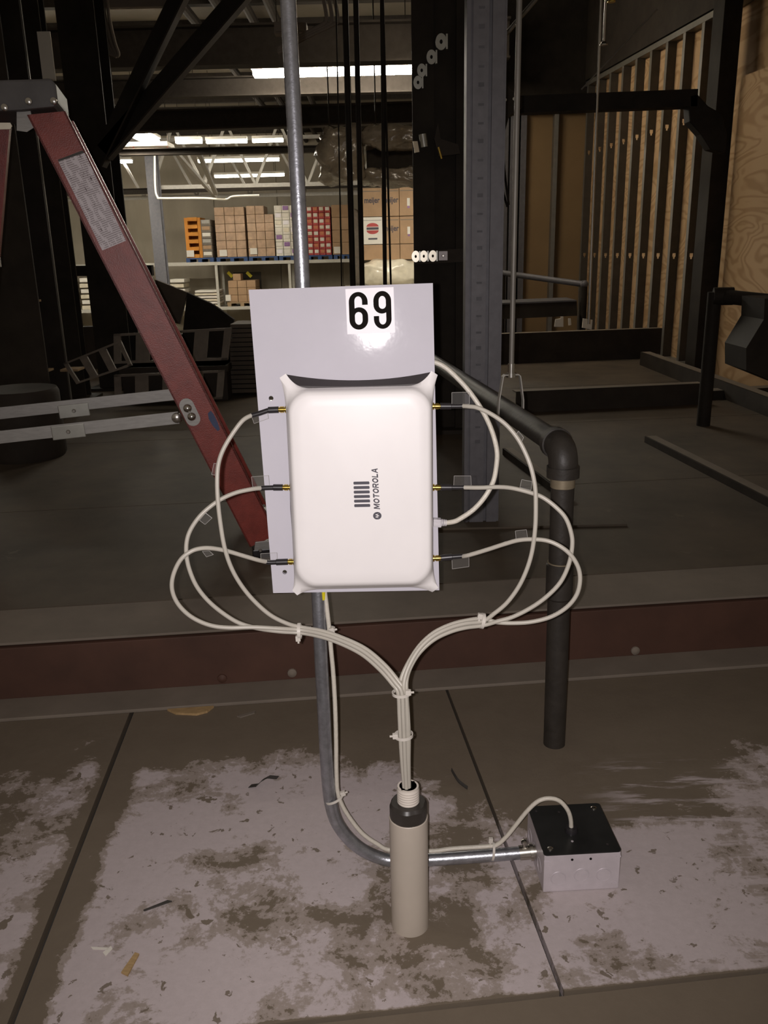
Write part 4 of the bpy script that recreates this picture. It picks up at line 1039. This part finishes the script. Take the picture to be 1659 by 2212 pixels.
# hanging dark cloth-like gusset and its loose wires between upright and rod
t = thing('gusset_plate', 'dark bolted gusset plate hanging right of the grey upright', 'plate', W(1095, 300, 4.9))
MB().prism([W(*p, 4.88) for p in ((1066, 165), (1085, 168), (1100, 190), (1128, 210), (1128, 232), (1100, 250), (1092, 280), (1076, 320), (1070, 318), (1078, 250), (1066, 215))], (0, .20, 0)).build('plate', m_dark2, t, smooth=False)
for p in ((1091, 216), (1110, 214), (1118, 208)):
    c = W(*p, 4.88); MB().tube([c, c-V((0, .008, 0))], .008, 10).build('bolt', m_steel, t)
for pts, lab in ((((1078, 320), (1080, 370), (1083, 400), (1096, 447)), 'left of two loose black wires below the gusset plate'), (((1086, 320), (1090, 370), (1094, 405), (1099, 443)), 'right of two loose black wires below the gusset plate')):
    tag(MB().tube(crom([W(*p, 4.9) for p in pts], 5), .006, 8).build('loose_wire', m_dark), lab, 'wire')

# railing, bins and orange board before the partition
Yq = 7.6
a, b = W(1086, 590, Yq+.5), W(1262, 614, Yq)
t = thing('handrail', 'grey pipe handrail sloping in front of the tan partition', 'handrail', b)
MB().tube([a, b], .026, 12).build('top_pipe', m_post, t)
MB().ball(b, .036, 8).build('elbow', m_post, t)
MB().tube([b, V((b.x, b.y, -.1))], .03, 12).build('post_pipe', m_dark, t)
MB().tube([a, V((a.x, a.y, -.1))], .026, 12).build('post_pipe', m_dark, t)
t = MB().prism([W(*p, Yq+.6) for p in ((1066, 582), (1083, 585), (1085, 755), (1066, 757))], (0, .03, 0)).build('orange_board', m_orpanel, smooth=False)
tag(t, 'narrow orange board standing behind the grey upright', 'board')
t = thing('flat_cabinet', 'low dark grey cabinet under the handrail', 'cabinet', W(1160, 690, Yq-.2))
MB().prism([W(*p, Yq-.2) for p in ((1070, 658), (1246, 651), (1247, 682), (1070, 690))], (0, .4, 0)).build('body', m_dark2, t, smooth=False)
MB().prism([W(*p, Yq-.21) for p in ((1070, 655), (1246, 648), (1246, 651), (1070, 658))], (0, .42, 0)).build('top_edge', m_post, t, smooth=False)
for pts, lab in ((((1200, 690), (1212, 688), (1212, 684), (1217, 684), (1217, 706), (1198, 706)), 'left white scrap piece under the handrail post'), (((1228, 688), (1233, 688), (1234, 702), (1229, 703)), 'thin white scrap strip under the handrail post'), (((1260, 688), (1280, 691), (1278, 712), (1258, 708)), 'white scrap sheet right of the handrail post')):
    tag(MB().prism([W(*p, Yq-.5) for p in pts], (0, .02, 0)).build('scrap_piece', m_paper, smooth=False), lab, 'scrap')

# scrap heap at the left: stamped grey trays and a tipped dark board
def tray(pts, Y, hx, hy, label, lean=0.12):
    """frame with rectangular windows, seen face on; pts = four image corners"""
    A, B, C, D = [W(*p, Y+(lean if k < 2 else 0)) for k, p in enumerate(pts)]
    t = thing('stamped_tray', label, 'tray', (C+D)/2, 'stamped grey trays in the scrap heap')
    f = lambda u, v: A.lerp(B, u).lerp(D.lerp(C, u), v)
    e = .075
    us = [i/hx for i in range(hx+1)]; vv = [i/hy for i in range(hy+1)]
    for v in vv:
        a, b = max(0, v-e), min(1, v+e); MB().prism([f(0, a), f(1, a), f(1, b), f(0, b)], (0, .02, 0)).build('rib', m_tray, t, smooth=False)
    for u in us:
        a, b = max(0, u-e*.8), min(1, u+e*.8); MB().prism([f(a, 0), f(b, 0), f(b, 1), f(a, 1)], (0, .018, 0)).build('crossbar', m_tray, t, smooth=False)
tray(((245, 722), (500, 708), (492, 778), (246, 786)), 5.42, 4, 1, 'topmost grey stamped tray of the scrap heap behind the ladder')
tray(((246, 810), (485, 800), (480, 862), (248, 872)), 5.15, 4, 1, 'lower grey stamped tray of the scrap heap behind the ladder')
tray(((136, 785), (260, 735), (285, 790), (165, 830)), 4.9, 3, 1, 'tilted grey tray at the left of the scrap heap')
q0, q1 = W(262, 800, 5.45), W(488, 780, 5.45)
t = thing('scrap_crate', 'dark crate propping up the topmost stamped tray', 'crate', V(((q0.x+q1.x)/2, 5.7, DZ)))
zc_ = W(370, 786, 5.42).z-.02
MB().box((q0.x, 5.44, DZ), (q1.x, 5.9, zc_)).build('body', m_dark2, t, smooth=False, bevel=.006)
MB().box((q0.x-.01, 5.43, zc_-.04), (q1.x+.01, 5.91, zc_)).build('lid', m_dark2, t, smooth=False, bevel=.004)
t = thing('tipped_board', 'dark tipped board with a pale corner behind the ladder', 'board', W(430, 700, 6.3))
MB().prism([W(*p, 6.3) for p in ((335, 604), (404, 632), (388, 700), (348, 690))], (0, .04, 0)).build('upper_leaf', m_deck, t, smooth=False)
MB().prism([W(*p, 6.28) for p in ((404, 632), (460, 658), (505, 690), (500, 806), (385, 812))], (0, .05, 0)).build('lower_leaf', m_dark, t, smooth=False)
t = thing('paper_stack', 'dim stack of flat sheets beside the white board on its left', 'sheets', W(530, 800, 5.6))
for k in range(15):
    a, b = W(497, 700+k*10, 5.6), W(565, 698+k*10, 5.6)
    MB().box((a.x, 5.6-.004*(k % 3), a.z-.026), (b.x, 5.9, a.z-.002)).build('sheet', m_deck, t, smooth=False)
c = G(60, 985, DZ)
tag(MB().tube([c, c+V((0, 0, .02)), c+V((0, 0, .30)), c+V((0, 0, .32))], [.17, .18, .18, .17], 24).build('drum', m_dark2), 'squat dim drum at the left edge behind the spreader bars', 'drum')
for (x0, x1, y, lab) in ((12, 72, 655, 'thin bright sheet edge at the far left below the rail'), (55, 100, 806, 'pale offcut lying flat at the left scrap heap'), (130, 168, 803, 'small pale offcut beside the tilted tray')):
    a, b = W(x0, y, 5.0), W(x1, y-3, 5.0)
    tag(MB().box((a.x, 5.0, a.z), (b.x, 5.12, a.z+.012)).build('offcut', m_wood, smooth=False), lab, 'offcut')
# dim low wall of stacked formwork closing the deck at the left
t = thing('formwork_panel', 'dark formwork panels leaning along the back of the deck at the left', 'formwork', V((-2.0, 7.2, DZ)))
for k in range(5):
    x0 = W(-120+k*140, 690, 7.2).x; x1 = W(10+k*140, 690, 7.2).x
    MB().box((x0, 7.2+.03*(k % 2), DZ), (x1, 7.28+.03*(k % 2), .42+.04*((k*7) % 3))).build('board', m_dark2, t, smooth=False)

# floor litter
def litter(pts, th, mt, name, label, z=0.0006):
    tag(MB().prism([G(*p, z) for p in pts], (0, 0, th)).build(name, mt, smooth=False), label, 'debris')
litter(((362, 1536), (462, 1529), (448, 1540), (425, 1546), (380, 1544)), .006, m_chip, 'wood_chip', 'long yellowish wood splinter at the foot of the step')
litter(((512, 1549), (552, 1537), (550, 1542), (520, 1551)), .003, m_plate, 'wood_chip', 'small pale splinter right of the long yellowish one')
litter(((262, 2103), (292, 2060), (301, 2063), (276, 2110)), .003, m_chip, 'wood_chip', 'tan wood chip on the floor near the left joint')
litter(((196, 2046), (236, 2048), (232, 2052), (200, 2051)), .001, m_paper, 'plastic_scrap', 'small glossy clear scrap near the left joint')
litter(((222, 2058), (240, 2044), (243, 2050), (228, 2066)), .001, m_paper, 'plastic_scrap', 'second glossy clear scrap beside the first near the joint')
tag(MB().ribbon([G(*p, z) for p, z in (((540, 1698), .002), ((556, 1696), .004), ((566, 1686), .014), ((580, 1678), .018), ((600, 1680), .004))], .012, .0012, (.5, 1, 0)).build('tape_curl', m_strip, smooth=False), 'curled dark strip of tape on the dusty floor left', 'tape')
tag(MB().ribbon(crom([G(*p, .004) for p in ((975, 1662), (988, 1684), (1000, 1695), (1010, 1702))], 4), .009, .003, (.2, 1, 0)).build('tape_curl', m_strip, smooth=False), 'short curved dark strip on the floor behind the pipe stub', 'tape')
litter(((310, 1967), (362, 1946), (372, 1948), (312, 1969)), .002, m_strip, 'twig', 'thin dark sliver on the dusty floor')

# ================================================================ THE FAR WAREHOUSE
def lamp(name, p0_, p1_, wd, label, mt, group=None, wdir=None):
    A_, B_ = V(p0_), V(p1_); d = (B_-A_); s_ = d.cross(V((0, 0, 1))).normalized()*(wd/2)
    t = thing('strip_light', label, 'strip light', (A_+B_)/2, 'fluorescent strip lights')
    MB().obox((A_+B_)/2+V((0, 0, .06)), d/2, s_, V((0, 0, .03))).build('housing', m_fix, t, smooth=False, bevel=.004)
    MB().obox((A_+B_)/2+V((0, 0, -.005)), d/2*.985, s_*.85, V((0, 0, .033))).build('tube_lens', mt, t, smooth=False, bevel=.01)
    for q in (A_.lerp(B_, .15), A_.lerp(B_, .85)):
        MB().tube([q+V((0, 0, .09)), V((q.x, q.y, 4.75))], .006, 6).build('hanger_wire', m_dark2, t)
    return t
Y1 = 11.8
lamp('a', W(545, 159, Y1), W(935, 149, Y1), .24, 'long bright strip light near the top, behind the conduit', m_lampa)
lamp('b', W(285, 283, 16.4), W(326, 303, 19.6), .42, 'bright strip light pointing away, above the orange stack', m_lampn)
lamp('c', W(380, 306, 19.8), W(436, 305, 19.8), .20, 'short strip light right of the slanting one', m_lamp)
lamp('d', W(445, 306, 20.0), W(534, 304, 20.0), .16, 'strip light between the slanting one and the conduit', m_lamp)
lamp('e', W(545, 304, 20.4), W(612, 302, 20.4), .16, 'strip light just left of the conduit in the middle row', m_lamp)
lamp('f', W(427, 348, 23.0), W(604, 344, 23.0), .16, 'long thin strip light of the second far row', m_lamp)
lamp('g', W(463, 381, 26.0), W(615, 377, 26.0), .18, 'lowest and farthest strip light above the rack', m_lamp)
lamp('h', W(235, 384, 22), W(262, 385, 22), .14, 'tiny far strip light left of the far grey column', m_lamp)
for k in range(3):
    lamp('i', V((-10+k*.4, 15+k*5, 3.5)), V((-7.4+k*.4, 15+k*5, 3.5)), .2, ['nearest strip light far out at the left', 'middle strip light far out at the left', 'farthest strip light far out at the left'][k], m_lampn)
lamp('j', V((.39, 6.4, 2.75)), V((.46, 7.9, 2.75)), .16, 'strip light hidden behind the black stanchion on the right', m_lampw)
lamp('k', V((.62, 15.2, 3.1)), V((2.6, 15.2, 3.1)), .2, 'added strip light, unseen behind the black stanchion, over the far cartons', m_lampn)  # unseen lamp added to brighten the faces of the stacked cartons

# dark steel girders under the roof
def girder(px0, px1, py0, py1, Y, h, label, mt=m_beam):
    A_, B_ = W(px0, py0, Y), W(px1, py1, Y); d = B_-A_
    t = thing('girder', label, 'girder', (A_+B_)/2)
    MB().obox((A_+B_)/2, d/2, V((0, .006, 0)), V((0, 0, h/2))).build('web', mt, t, smooth=False)
    for s in (-1, 1): MB().obox((A_+B_)/2+V((0, 0, s*h/2)), d/2, V((0, .09, 0)), V((0, 0, .009))).build('flange', mt, t, smooth=False)
girder(-200, 1000, 281, 240, 10.5, .20, 'dark steel girder right below the near strip light')
girder(-200, 1000, 205, 176, 12.6, .22, 'dark steel girder just behind the near strip light')
girder(200, 1000, 330, 317, 17.0, .10, 'dark thin girder below the middle row of lights')
girder(-200, 1100, 118, 85, 8.3, .30, 'deep dark girder near the top behind the conduit')
girder(-400, 1000, 434, 392, 24.5, .12, 'dark girder line just above the far concrete wall')
xq0, xq1, zq = W(255, 320, 18).x, W(372, 320, 18).x, W(255, 322, 18).z
t = thing('hanging_ledge', 'pale lit ledge directly under the slanting strip light', 'ledge', V(((xq0+xq1)/2, 17.9, zq)))
MB().box((xq0, 17.6, zq), (xq1, 18.2, W(255, 313, 18).z)).build('ledge_plate', m_fix, t, smooth=False)
for x in (xq0+.05, xq1-.05): MB().tube([(x, 17.9, zq+.05), (x, 17.9, 4.75)], .008, 6).build('hanger_rod', m_dark2, t)

# open-web joists
def joist(x0, x1, Y, zb_, zt_, n, label, ph=0.0):
    t = thing('roof_joist', label, 'joist', V(((x0+x1)/2, Y, zb_)))
    MB().bar((x0, Y, zb_), (x1, Y, zb_), .09, .09).build('bottom_chord', m_joist, t, smooth=False)
    MB().bar((x0, Y, zt_), (x1, Y, zt_), .09, .09).build('top_chord', m_joist, t, smooth=False)
    w = (x1-x0)/n
    for k in range(n):
        a = x0+w*k
        MB().bar((a, Y, zb_), (a+w/2, Y, zt_), .06, .06).build('web_bar', m_joist, t, smooth=False)
        MB().bar((a+w/2, Y, zt_), (a+w, Y, zb_), .06, .06).build('web_bar', m_joist, t, smooth=False)
zbj = W(465, 424, 25.0).z
joist(W(-150, 424, 25).x, W(1000, 424, 25).x, 25.0, zbj, zbj+1.45, 10, 'pale open-web joist closest to the far wall')
zbj2 = W(465, 412, 22.0).z
joist(W(330, 412, 22).x, W(1000, 412, 22).x, 22.0, zbj2+.1, zbj2+1.5, 6, 'pale open-web joist one bay nearer than the farthest')
A_, B_ = W(374, 322, 17.05), W(466, 426, 21)
tag(MB().bar(A_, B_, .07, .07).build('diagonal_brace', m_joist, smooth=False), 'pale diagonal brace dropping towards the rack', 'brace')
A_, B_ = W(426, 321, 17.05), W(466, 418, 19.5)
tag(MB().bar(A_, B_, .08, .08).build('diagonal_brace', m_joist, smooth=False), 'bright steep diagonal brace beside the pale one', 'brace')
# pipe runs under the roof, seen as dark bars
for x, lab in ((-2.75, 'leftmost dark pipe run under the roof left of the conduit'), (-2.25, 'second dark pipe run under the roof'), (-1.85, 'third dark pipe run under the roof'), (-1.5, 'dark pipe run under the roof nearest the conduit')):
    tag(MB().tube([(x, 7.0, 4.5), (x, 30.1, 4.5)], .07, 10).build('ceiling_pipe', m_beam), lab, 'pipe')
# bent conduits and box high up by the conduit
for k, dx in enumerate((0, 12, 24)):
    pts = [W(695+dx, -20, 5.4), W(703+dx, 20, 5.4), W(705+dx, 42, 5.4), W(698+dx, 52, 5.4), W(660, 72+k*5, 5.4), W(600, 104+k*5, 5.4)]
    tag(MB().tube(crom(pts, 6), .011, 8).build('bent_conduit', m_plate), ['left', 'middle', 'right'][k]+' of three bent conduits high beside the steel conduit', 'conduit')
t = thing('outlet_box', 'small grey outlet box high behind the steel conduit', 'outlet box', W(625, 70, 5.6))
MB().prism([W(*p, 5.6) for p in ((592, 46), (662, 48), (662, 70), (592, 72))], (0, .1, 0)).build('body', m_plate, t, smooth=False, bevel=.004)
MB().tube([W(625, 52, 5.65), V((W(625, 52, 5.65).x, 5.65, 3.36))], .012, 8).build('stem', m_plate, t)
MB().prism([W(*p, 5.59) for p in ((596, 50), (658, 52), (658, 66), (596, 68))], (0, .01, 0)).build('lid', m_plate, t, smooth=False)
# coil of pale cables at the upper left
for k in range(5):
    x = 196+k*9
    pts = [V((W(x, 5, 6.3).x, 6.3, 3.36)), W(x, 5, 6.3), W(x+6, 40+k*2, 6.3), W(x+16, 80+k*3, 6.3), W(x+32-k*2, 108+k*2, 6.3), W(252, 122, 6.3)]
    tag(MB().tube(crom(pts, 6), .012, 8).build('slack_cable', m_plate), ['leftmost', 'second', 'third', 'fourth', 'rightmost'][k]+' of five slack pale cables sagging at the upper left', 'cable', 'slack cables under the roof')
# pale roof edge strip at upper left
A_, B_ = W(195, 8, 6.4), W(400, 4, 6.4)
tag(MB().bar(A_, B_, .05, .06).build('cable_tray', m_plate, smooth=False), 'pale cable tray along the very top left', 'cable tray')
# red hooks
for (px, py, Y, lab) in ((285, 325, 17.7, 'red hook under the lit ledge, left one'), (358, 326, 17.7, 'red hook under the lit ledge, right one'), (850, 317, 9.9, 'red hook below the wrapped duct')):
    s = Y/1850*1.0
    c = W(px, py, Y)
    pts = [c+V((s*4*math.cos(q), 0, s*4*math.sin(q))) for q in [math.radians(150+20*k) for k in range(11)]]
    tag(MB().tube(pts+[pts[-1]+V((0, 0, s*5)), pts[-1]+V((0, 0, s*8))], s*1.3, 8).build('hook', m_hook), lab, 'hook')

# far grey steel column and conduit loop before the wall
post('column', 327, 351, 500, 21.0, -3.2, 4.7, m_slot, 'grey steel column in front of the far rack, right of the ladder', 'column')
pts = [W(334, 320, 20.5), W(335, 400, 20.5), W(340, 425, 20.5), W(352, 428, 20.5), W(440, 428, 20.5), W(486, 431, 20.5), W(505, 424, 20.5), W(560, 422, 20.5)]
tag(MB().tube(crom(pts, 5), .022, 8).build('wall_conduit', m_fix), 'thin pale conduit bending along below the far joists', 'conduit')

# --- the pallet rack and its loads
YK = 28.0
rk = thing('pallet_rack', 'pale painted pallet rack along the far concrete wall', 'rack', V((W(450, 600, YK).x, YK, -3.2)))
xa_, xb_ = W(-60, 575, YK).x, W(770, 566, YK).x
zB = W(450, 566, YK).z; zB2 = W(500, 662, YK).z
for z in (zB, zB2):
    for y in (YK, YK+1.2):
        MB().box((xa_, y, z-.10), (xb_, y+.07, z)).build('load_beam', m_rack, rk, smooth=False)
    MB().box((xa_, YK+.07, z-.05), (xb_, YK+1.2, z-.02)).build('shelf_deck', m_rack, rk, smooth=False)
for px in (60, 215, 468, 626, 775):
    x = W(px, 600, YK).x
    for y in (YK+.02, YK+1.15): MB().box((x-.04, y, -3.2), (x+.04, y+.06, zB-.10)).build('rack_leg', m_rack, rk, smooth=False)
zs = zB+.001; zs2 = zB2+.001
def pallet(x0, x1, y0, z, mt, label):
    t = thing('pallet', label, 'pallet', V(((x0+x1)/2, y0+.5, z)))
    for k in range(3):
        xx = x0+(x1-x0-.12)*k/2; MB().box((xx, y0, z), (xx+.12, y0+1.0, z+.09)).build('block', mt, t, smooth=False)
    MB().box((x0, y0, z+.09), (x1, y0+1.0, z+.13)).build('deck_board', mt, t, smooth=False)
    return z+.131
def load(px0, px1, pyt, Yk, zb_, rows, cols, mt, name, label, cat, jit=.012, note=None, tops=None, top_mat=None):
    x0, x1 = W(px0, 500, Yk).x, W(px1, 500, Yk).x; zt_ = W((px0+px1)/2, pyt, Yk).z
    t = thing(name, label, cat, V(((x0+x1)/2, Yk+.5, zb_)))
    w, h = (x1-x0)/cols, (zt_-zb_)/rows
    rs = random.Random(int(px0))
    for r in range(rows):
        for c in range(cols):
            if tops and r == rows-1 and c not in tops: continue
            j = rs.uniform(-jit, jit)
            ob = MB().box((x0+w*c+.006, Yk+.02+j, zb_+h*r+.002), (x0+w*(c+1)-.006, Yk+.98, zb_+h*(r+1)-.004)).build('carton', mt, t, smooth=False, bevel=.006, seg=1)
            if top_mat: MB().box((x0+w*c+.03, Yk+.005+j, zb_+h*(r+.34)), (x0+w*(c+1)-.03, Yk+.5, zb_+h*(r+.93))).build('packs', top_mat[(r+c) % len(top_mat)], ob, smooth=False, bevel=.01, seg=1)
    if note:
        a, b = W(note[0], note[2], Yk-.01), W(note[1], note[3], Yk-.01)
        MB().box((a.x, Yk-.015, b.z), (b.x, Yk-.005, a.z)).build('white_note', m_paper, t, smooth=False)
    return t
def X(px): return W(px, 500, YK).x
zt_ = pallet(X(397), X(457), YK+.0, zs, m_blue, 'blue pallet under the orange display stack')
zt_ = pallet(X(463), X(531), YK, zs, m_blue, 'blue pallet under the left wrapped carton load')
zt_ = pallet(X(534), X(597), YK, zs, m_blue, 'blue pallet under the right wrapped carton load')
zt_ = pallet(X(600), X(658), YK, zs, m_blue, 'blue pallet under the white printed packs')
zt_ = pallet(X(661), X(716), YK, zs, m_blue, 'blue pallet under the red canned goods')
zt_ = pallet(X(719), X(757), YK, zs, m_blue, 'blue pallet under the brown load by the dark conduits')
t = thing('display_stack', 'bright orange slotted display stack on the far rack', 'display', V((X(416), YK+.4, zt_)))
x0, x1 = X(398), X(433); ztp = W(415, 470, YK).z
for u in (x0, x1-.10): MB().box((u, YK+.1, zt_), (u+.10, YK+.9, ztp)).build('side', m_orange, t, smooth=False)
for k in range(6):
    z = zt_+(ztp-zt_-.1)*k/5; MB().box((x0+.1, YK+.08, z), (x1-.1, YK+.9, z+.11)).build('tier', m_orange, t, smooth=False)
MB().box((x0+.1, YK+.5, zt_), (x1-.1, YK+.55, ztp)).build('back', m_orange, t, smooth=False)
a, b = W(402, 541, YK), W(419, 555, YK); MB().box((a.x, YK+.05, b.z), (b.x, YK+.075, a.z)).build('white_note', m_paper, t, smooth=False)
load(434, 456, 474, YK, zt_, 6, 1, m_tray, 'mixed_goods', 'dull mixed goods stacked right of the orange display', 'goods', top_mat=[m_paper, m_card, m_joist])
load(465, 530, 447, YK, zt_, 6, 3, m_card2, 'carton_load', 'left shrink-wrapped load of brown cartons on the far rack', 'cartons', note=(474, 491, 540, 553))
load(534, 592, 444, YK, zt_, 6, 3, m_card2, 'carton_load', 'right shrink-wrapped load of brown cartons on the far rack', 'cartons', note=(540, 556, 536, 549), tops=(0, 1))
load(594, 660, 443, YK, zt_, 7, 4, m_paper, 'paper_goods', 'white and purple printed packs behind the conduit', 'packs', top_mat=[m_sticker, m_paper, m_purple, m_paper, m_filmw])
load(663, 715, 446, YK, zt_, 8, 4, m_cans, 'canned_goods', 'red trays of canned goods right of the conduit', 'cans', top_mat=[m_filmw, m_paper, m_orpanel])
load(717, 758, 442, YK, zt_, 4, 2, m_card, 'carton_load', 'brown carton load behind the dark upright conduits', 'cartons', note=(721, 737, 533, 547))
# lower shelf
z2 = pallet(X(480), X(545), YK, zs2, m_wood, 'wooden pallet on the lower far shelf')
t = load(484, 545, 606, YK, z2, 3, 3, m_card, 'carton_load', 'loose brown cartons on the lower far shelf left of the board', 'cartons', note=(487, 499, 637, 650))
MB().box((X(495), YK+.1, W(500, 606, YK).z), (X(512), YK+.6, W(500, 592, YK).z)).build('carton', m_card, t, smooth=False)
t = thing('dark_crate', 'dark crate with yellow corners on the lower far shelf', 'crate', V((X(515), YK+1.1, z2)))
MB().box((X(486), YK+1.02, z2), (X(548), YK+1.1, W(510, 590, YK).z)).build('panel', m_dark2, t, smooth=False)
for px in (492, 533): MB().bar(W(px, 588, YK+1.0), W(px+10, 598, YK+1.0), .03, .10).build('yellow_corner', m_yellow, t, smooth=False)
for (a_, b_, y_, lab) in ((408, 462, 626, 'layered white paper stack on the lower far shelf'), (156, 196, 598, 'layered pale stack seen through the gap between columns'), (355, 388, 600, 'small pale bundle on the lower shelf beside the grey column'), (105, 135, 600, 'narrow pale stack at the left end of the far rack')):
    x0, x1 = X(a_), X(b_); zt2 = W((a_+b_)/2, y_, YK).z
    t = thing('layered_stack', lab, 'stack', V(((x0+x1)/2, YK+.5, zs2)))
    n = 6
    for k in range(n):
        z = zs2+(zt2-zs2)*k/n
        MB().box((x0+.02*(k % 2), YK+.05, z), (x1-.03*((k+1) % 2), YK+.9, z+(zt2-zs2)/n*.72)).build('layer', m_paper if k % 2 else m_filmw, t, smooth=False, bevel=.01, seg=1)

# --- nearer cartons right of the dark conduits
YQ = 18.0
names = [('meijer', 0, 0), ('meijer', 1, 0), ('', 2, 0), ('logo', 0, 1), ('meijer', 1, 1), ('', 2, 1), ('', 0, 2), ('', 1, 2), ('', 2, 2)]
cxs = [783, 826, 863, 901]; cys = [405, 468, 528, 562]
rown = ['top', 'middle', 'bottom']; coln = ['left', 'centre', 'right']
for txt, c, r in names:
    lo = W(cxs[c], cys[r+1], YQ); hi = W(cxs[c+1], cys[r], YQ)
    x0, x1 = W(cxs[c], 480, YQ).x, W(cxs[c+1], 480, YQ).x
    z0, z1 = W(840, cys[r+1]-1, YQ).z, W(840, cys[r], YQ).z
    wh = txt == 'logo'
    t = thing('carton', f'{"white" if wh else "brown"} carton, {rown[r]} row {coln[c]} of the stack behind the dark conduits', 'carton', V(((x0+x1)/2, YQ+.3, z0)), 'stacked cartons behind the conduits')
    MB().box((x0+.004, YQ, z0), (x1-.004, YQ+.6, z1-.002)).build('body', m_paper if wh else m_card, t, smooth=False, bevel=.006, seg=1)
    if r < 2:
        MB().box((x0+.02, YQ-.002, z1-.07), (x1-.02, YQ+.001, z1-.055)).build('tape', m_plate if not wh else m_joist, t, smooth=False)
    if txt == 'meijer':
        vv_, ff_ = font_mesh('meijer', .15, offset=.004)
        w_ = max(v.x for v in vv_)
        MB().add([V(((x0+x1)/2-w_/2*.8+v.x*.8, YQ-.003, z0+(z1-z0)*.48+v.y)) for v in vv_], ff_).build('lettering', m_print, t, smooth=False)
    if wh:
        cc = V(((x0+x1)/2, YQ-.002, z0+(z1-z0)*.58))
        for sg_, m_ in ((1, m_cans), (-1, m_cans)):
            MB().prism([cc+V((.11*math.cos(q)*1.1, 0, sg_*(.035+.07*math.sin(q)))) for q in [math.pi*k/12 for k in range(13)]], (0, -.002, 0)).build('red_arc', m_, t, smooth=False)
        MB().box((cc.x-.12, YQ-.004, cc.z-.022), (cc.x+.12, YQ-.001, cc.z+.022)).build('dark_band', m_print, t, smooth=False)
        MB().box((cc.x-.09, YQ-.004, cc.z-.21), (cc.x+.09, YQ-.001, cc.z-.18)).build('printed_line', m_print, t, smooth=False)
    if txt == '' and r < 2:
        MB().box(((x0+x1)/2-.02, YQ-.003, z0+(z1-z0)*.35), ((x0+x1)/2+.035, YQ, z0+(z1-z0)*.62)).build('shipping_label', m_paper, t, smooth=False)
        MB().box(((x0+x1)/2-.015, YQ-.003, z0+(z1-z0)*.27), ((x0+x1)/2+.03, YQ, z0+(z1-z0)*.34)).build('purple_mark', m_purple, t, smooth=False)

def lump(px0, px1, py0, py1, Y, d, mt, name, label, cat, amp=.08, seed=1, segs=26, hang=False):
    """soft wrapped bundle: a rounded block with creases pushed in and out"""
    rs = random.Random(seed); a, b = W(px0, py1, Y), W(px1, py0, Y)
    cx, cz = (a.x+b.x)/2, (a.z+b.z)/2; rx, rz = (b.x-a.x)/2, (b.z-a.z)/2
    phs = [(rs.uniform(0, 6), rs.uniform(2, 7), rs.uniform(1, 6)) for _ in range(6)]
    rings = []
    nr = 30; segs = segs*2
    for i in range(1, nr):
        th = math.pi*i/nr; rg = []
        for j in range(segs):
            f = 2*math.pi*j/segs
            sx, sy, sz = math.sin(th)*math.cos(f), math.cos(th), math.sin(th)*math.sin(f)
            q = lambda s: math.copysign(abs(s)**.55, s)
            k = 1+sum(math.sin(p+f*round(u)+th*v)*amp/3 for p, u, v in phs)
            p_ = V((cx+q(sx)*rx*k, Y+d/2+q(sy)*d/2, cz+q(sz)*rz*k))
            cr = noise.turbulence(p_*3.2+V((seed, 0, 0)), 4, True, noise_basis='PERLIN_ORIGINAL')   # creases of the film
            p_ += V((sx, sy, sz))*((cr-.45)*amp*1.1)
            rg.append(p_)
        rings.append(rg)
    t = thing(name, label, cat, V((cx, Y+d/2, a.z)))
    MB().loft(rings).build('wrapping', mt, t, angle=60)
    if hang:
        for sx in (-.5, .5): MB().tube([(cx+rx*sx, Y+d/2, cz+rz*.6), (cx+rx*sx, Y+d/2, 4.75)], .008, 6).build('hanger_wire', m_dark2, t)
    return t
lump(782, 905, 560, 622, 17.4, 1.2, m_filmw, 'wrapped_bundle', 'bright film-wrapped bundle under the stacked cartons', 'bundle', .05, 3)
# support under the carton stack
t = MB().box((W(740, 560, 18).x, 17.2, W(800, 624, 17.2).z-.12), (W(930, 560, 18).x, 19.2, W(800, 624, 17.2).z)).build('steel_shelf', m_rack, smooth=False)
tag(t, 'pale steel shelf under the film-wrapped bundle', 'shelf')
MBs = MB()
tt_ = thing('shelf_support', 'pale steel frame carrying the shelf below the bundle', 'frame', V((W(800, 640, 17.5).x, 17.5, -3.2)))
for px in (752, 905):
    x = W(px, 600, 17.5).x; MB().box((x-.05, 17.5, -3.2), (x+.05, 17.6, W(800, 624, 17.2).z-.12)).build('leg', m_rack, tt_, smooth=False)
lump(757, 780, 450, 618, 18.7, .45, m_tray, 'grey_bundle', 'narrow dull bundle left of the stacked cartons', 'bundle', .03, 9)
# plastic-wrapped duct hanging under the roof
YD = 9.6
lump(688, 782, 268, 392, YD, .7, m_film, 'wrapped_duct', 'cloudy plastic-wrapped duct end hanging right of the conduit', 'wrapped duct', .10, 5, 34, True)
lump(770, 940, 262, 320, YD+.1, .7, m_film, 'wrapped_duct', 'horizontal plastic-wrapped duct running behind the black stanchion', 'wrapped duct', .08, 11, 34, True)
lump(782, 940, 352, 402, YD+.2, .6, m_film, 'plastic_sheet', 'crumpled shiny plastic sheet above the stacked cartons', 'plastic sheet', .12, 21, 34)
t = MB().box((W(792, 350, YD+.4).x, YD+.35, W(800, 362, YD).z), (W(940, 350, YD).x, YD+.9, W(800, 308, YD).z)).build('fan_coil', m_beam, smooth=False, bevel=.02)
tag(t, 'dark unit hanging between the wrapped duct and plastic sheet', 'fan unit')
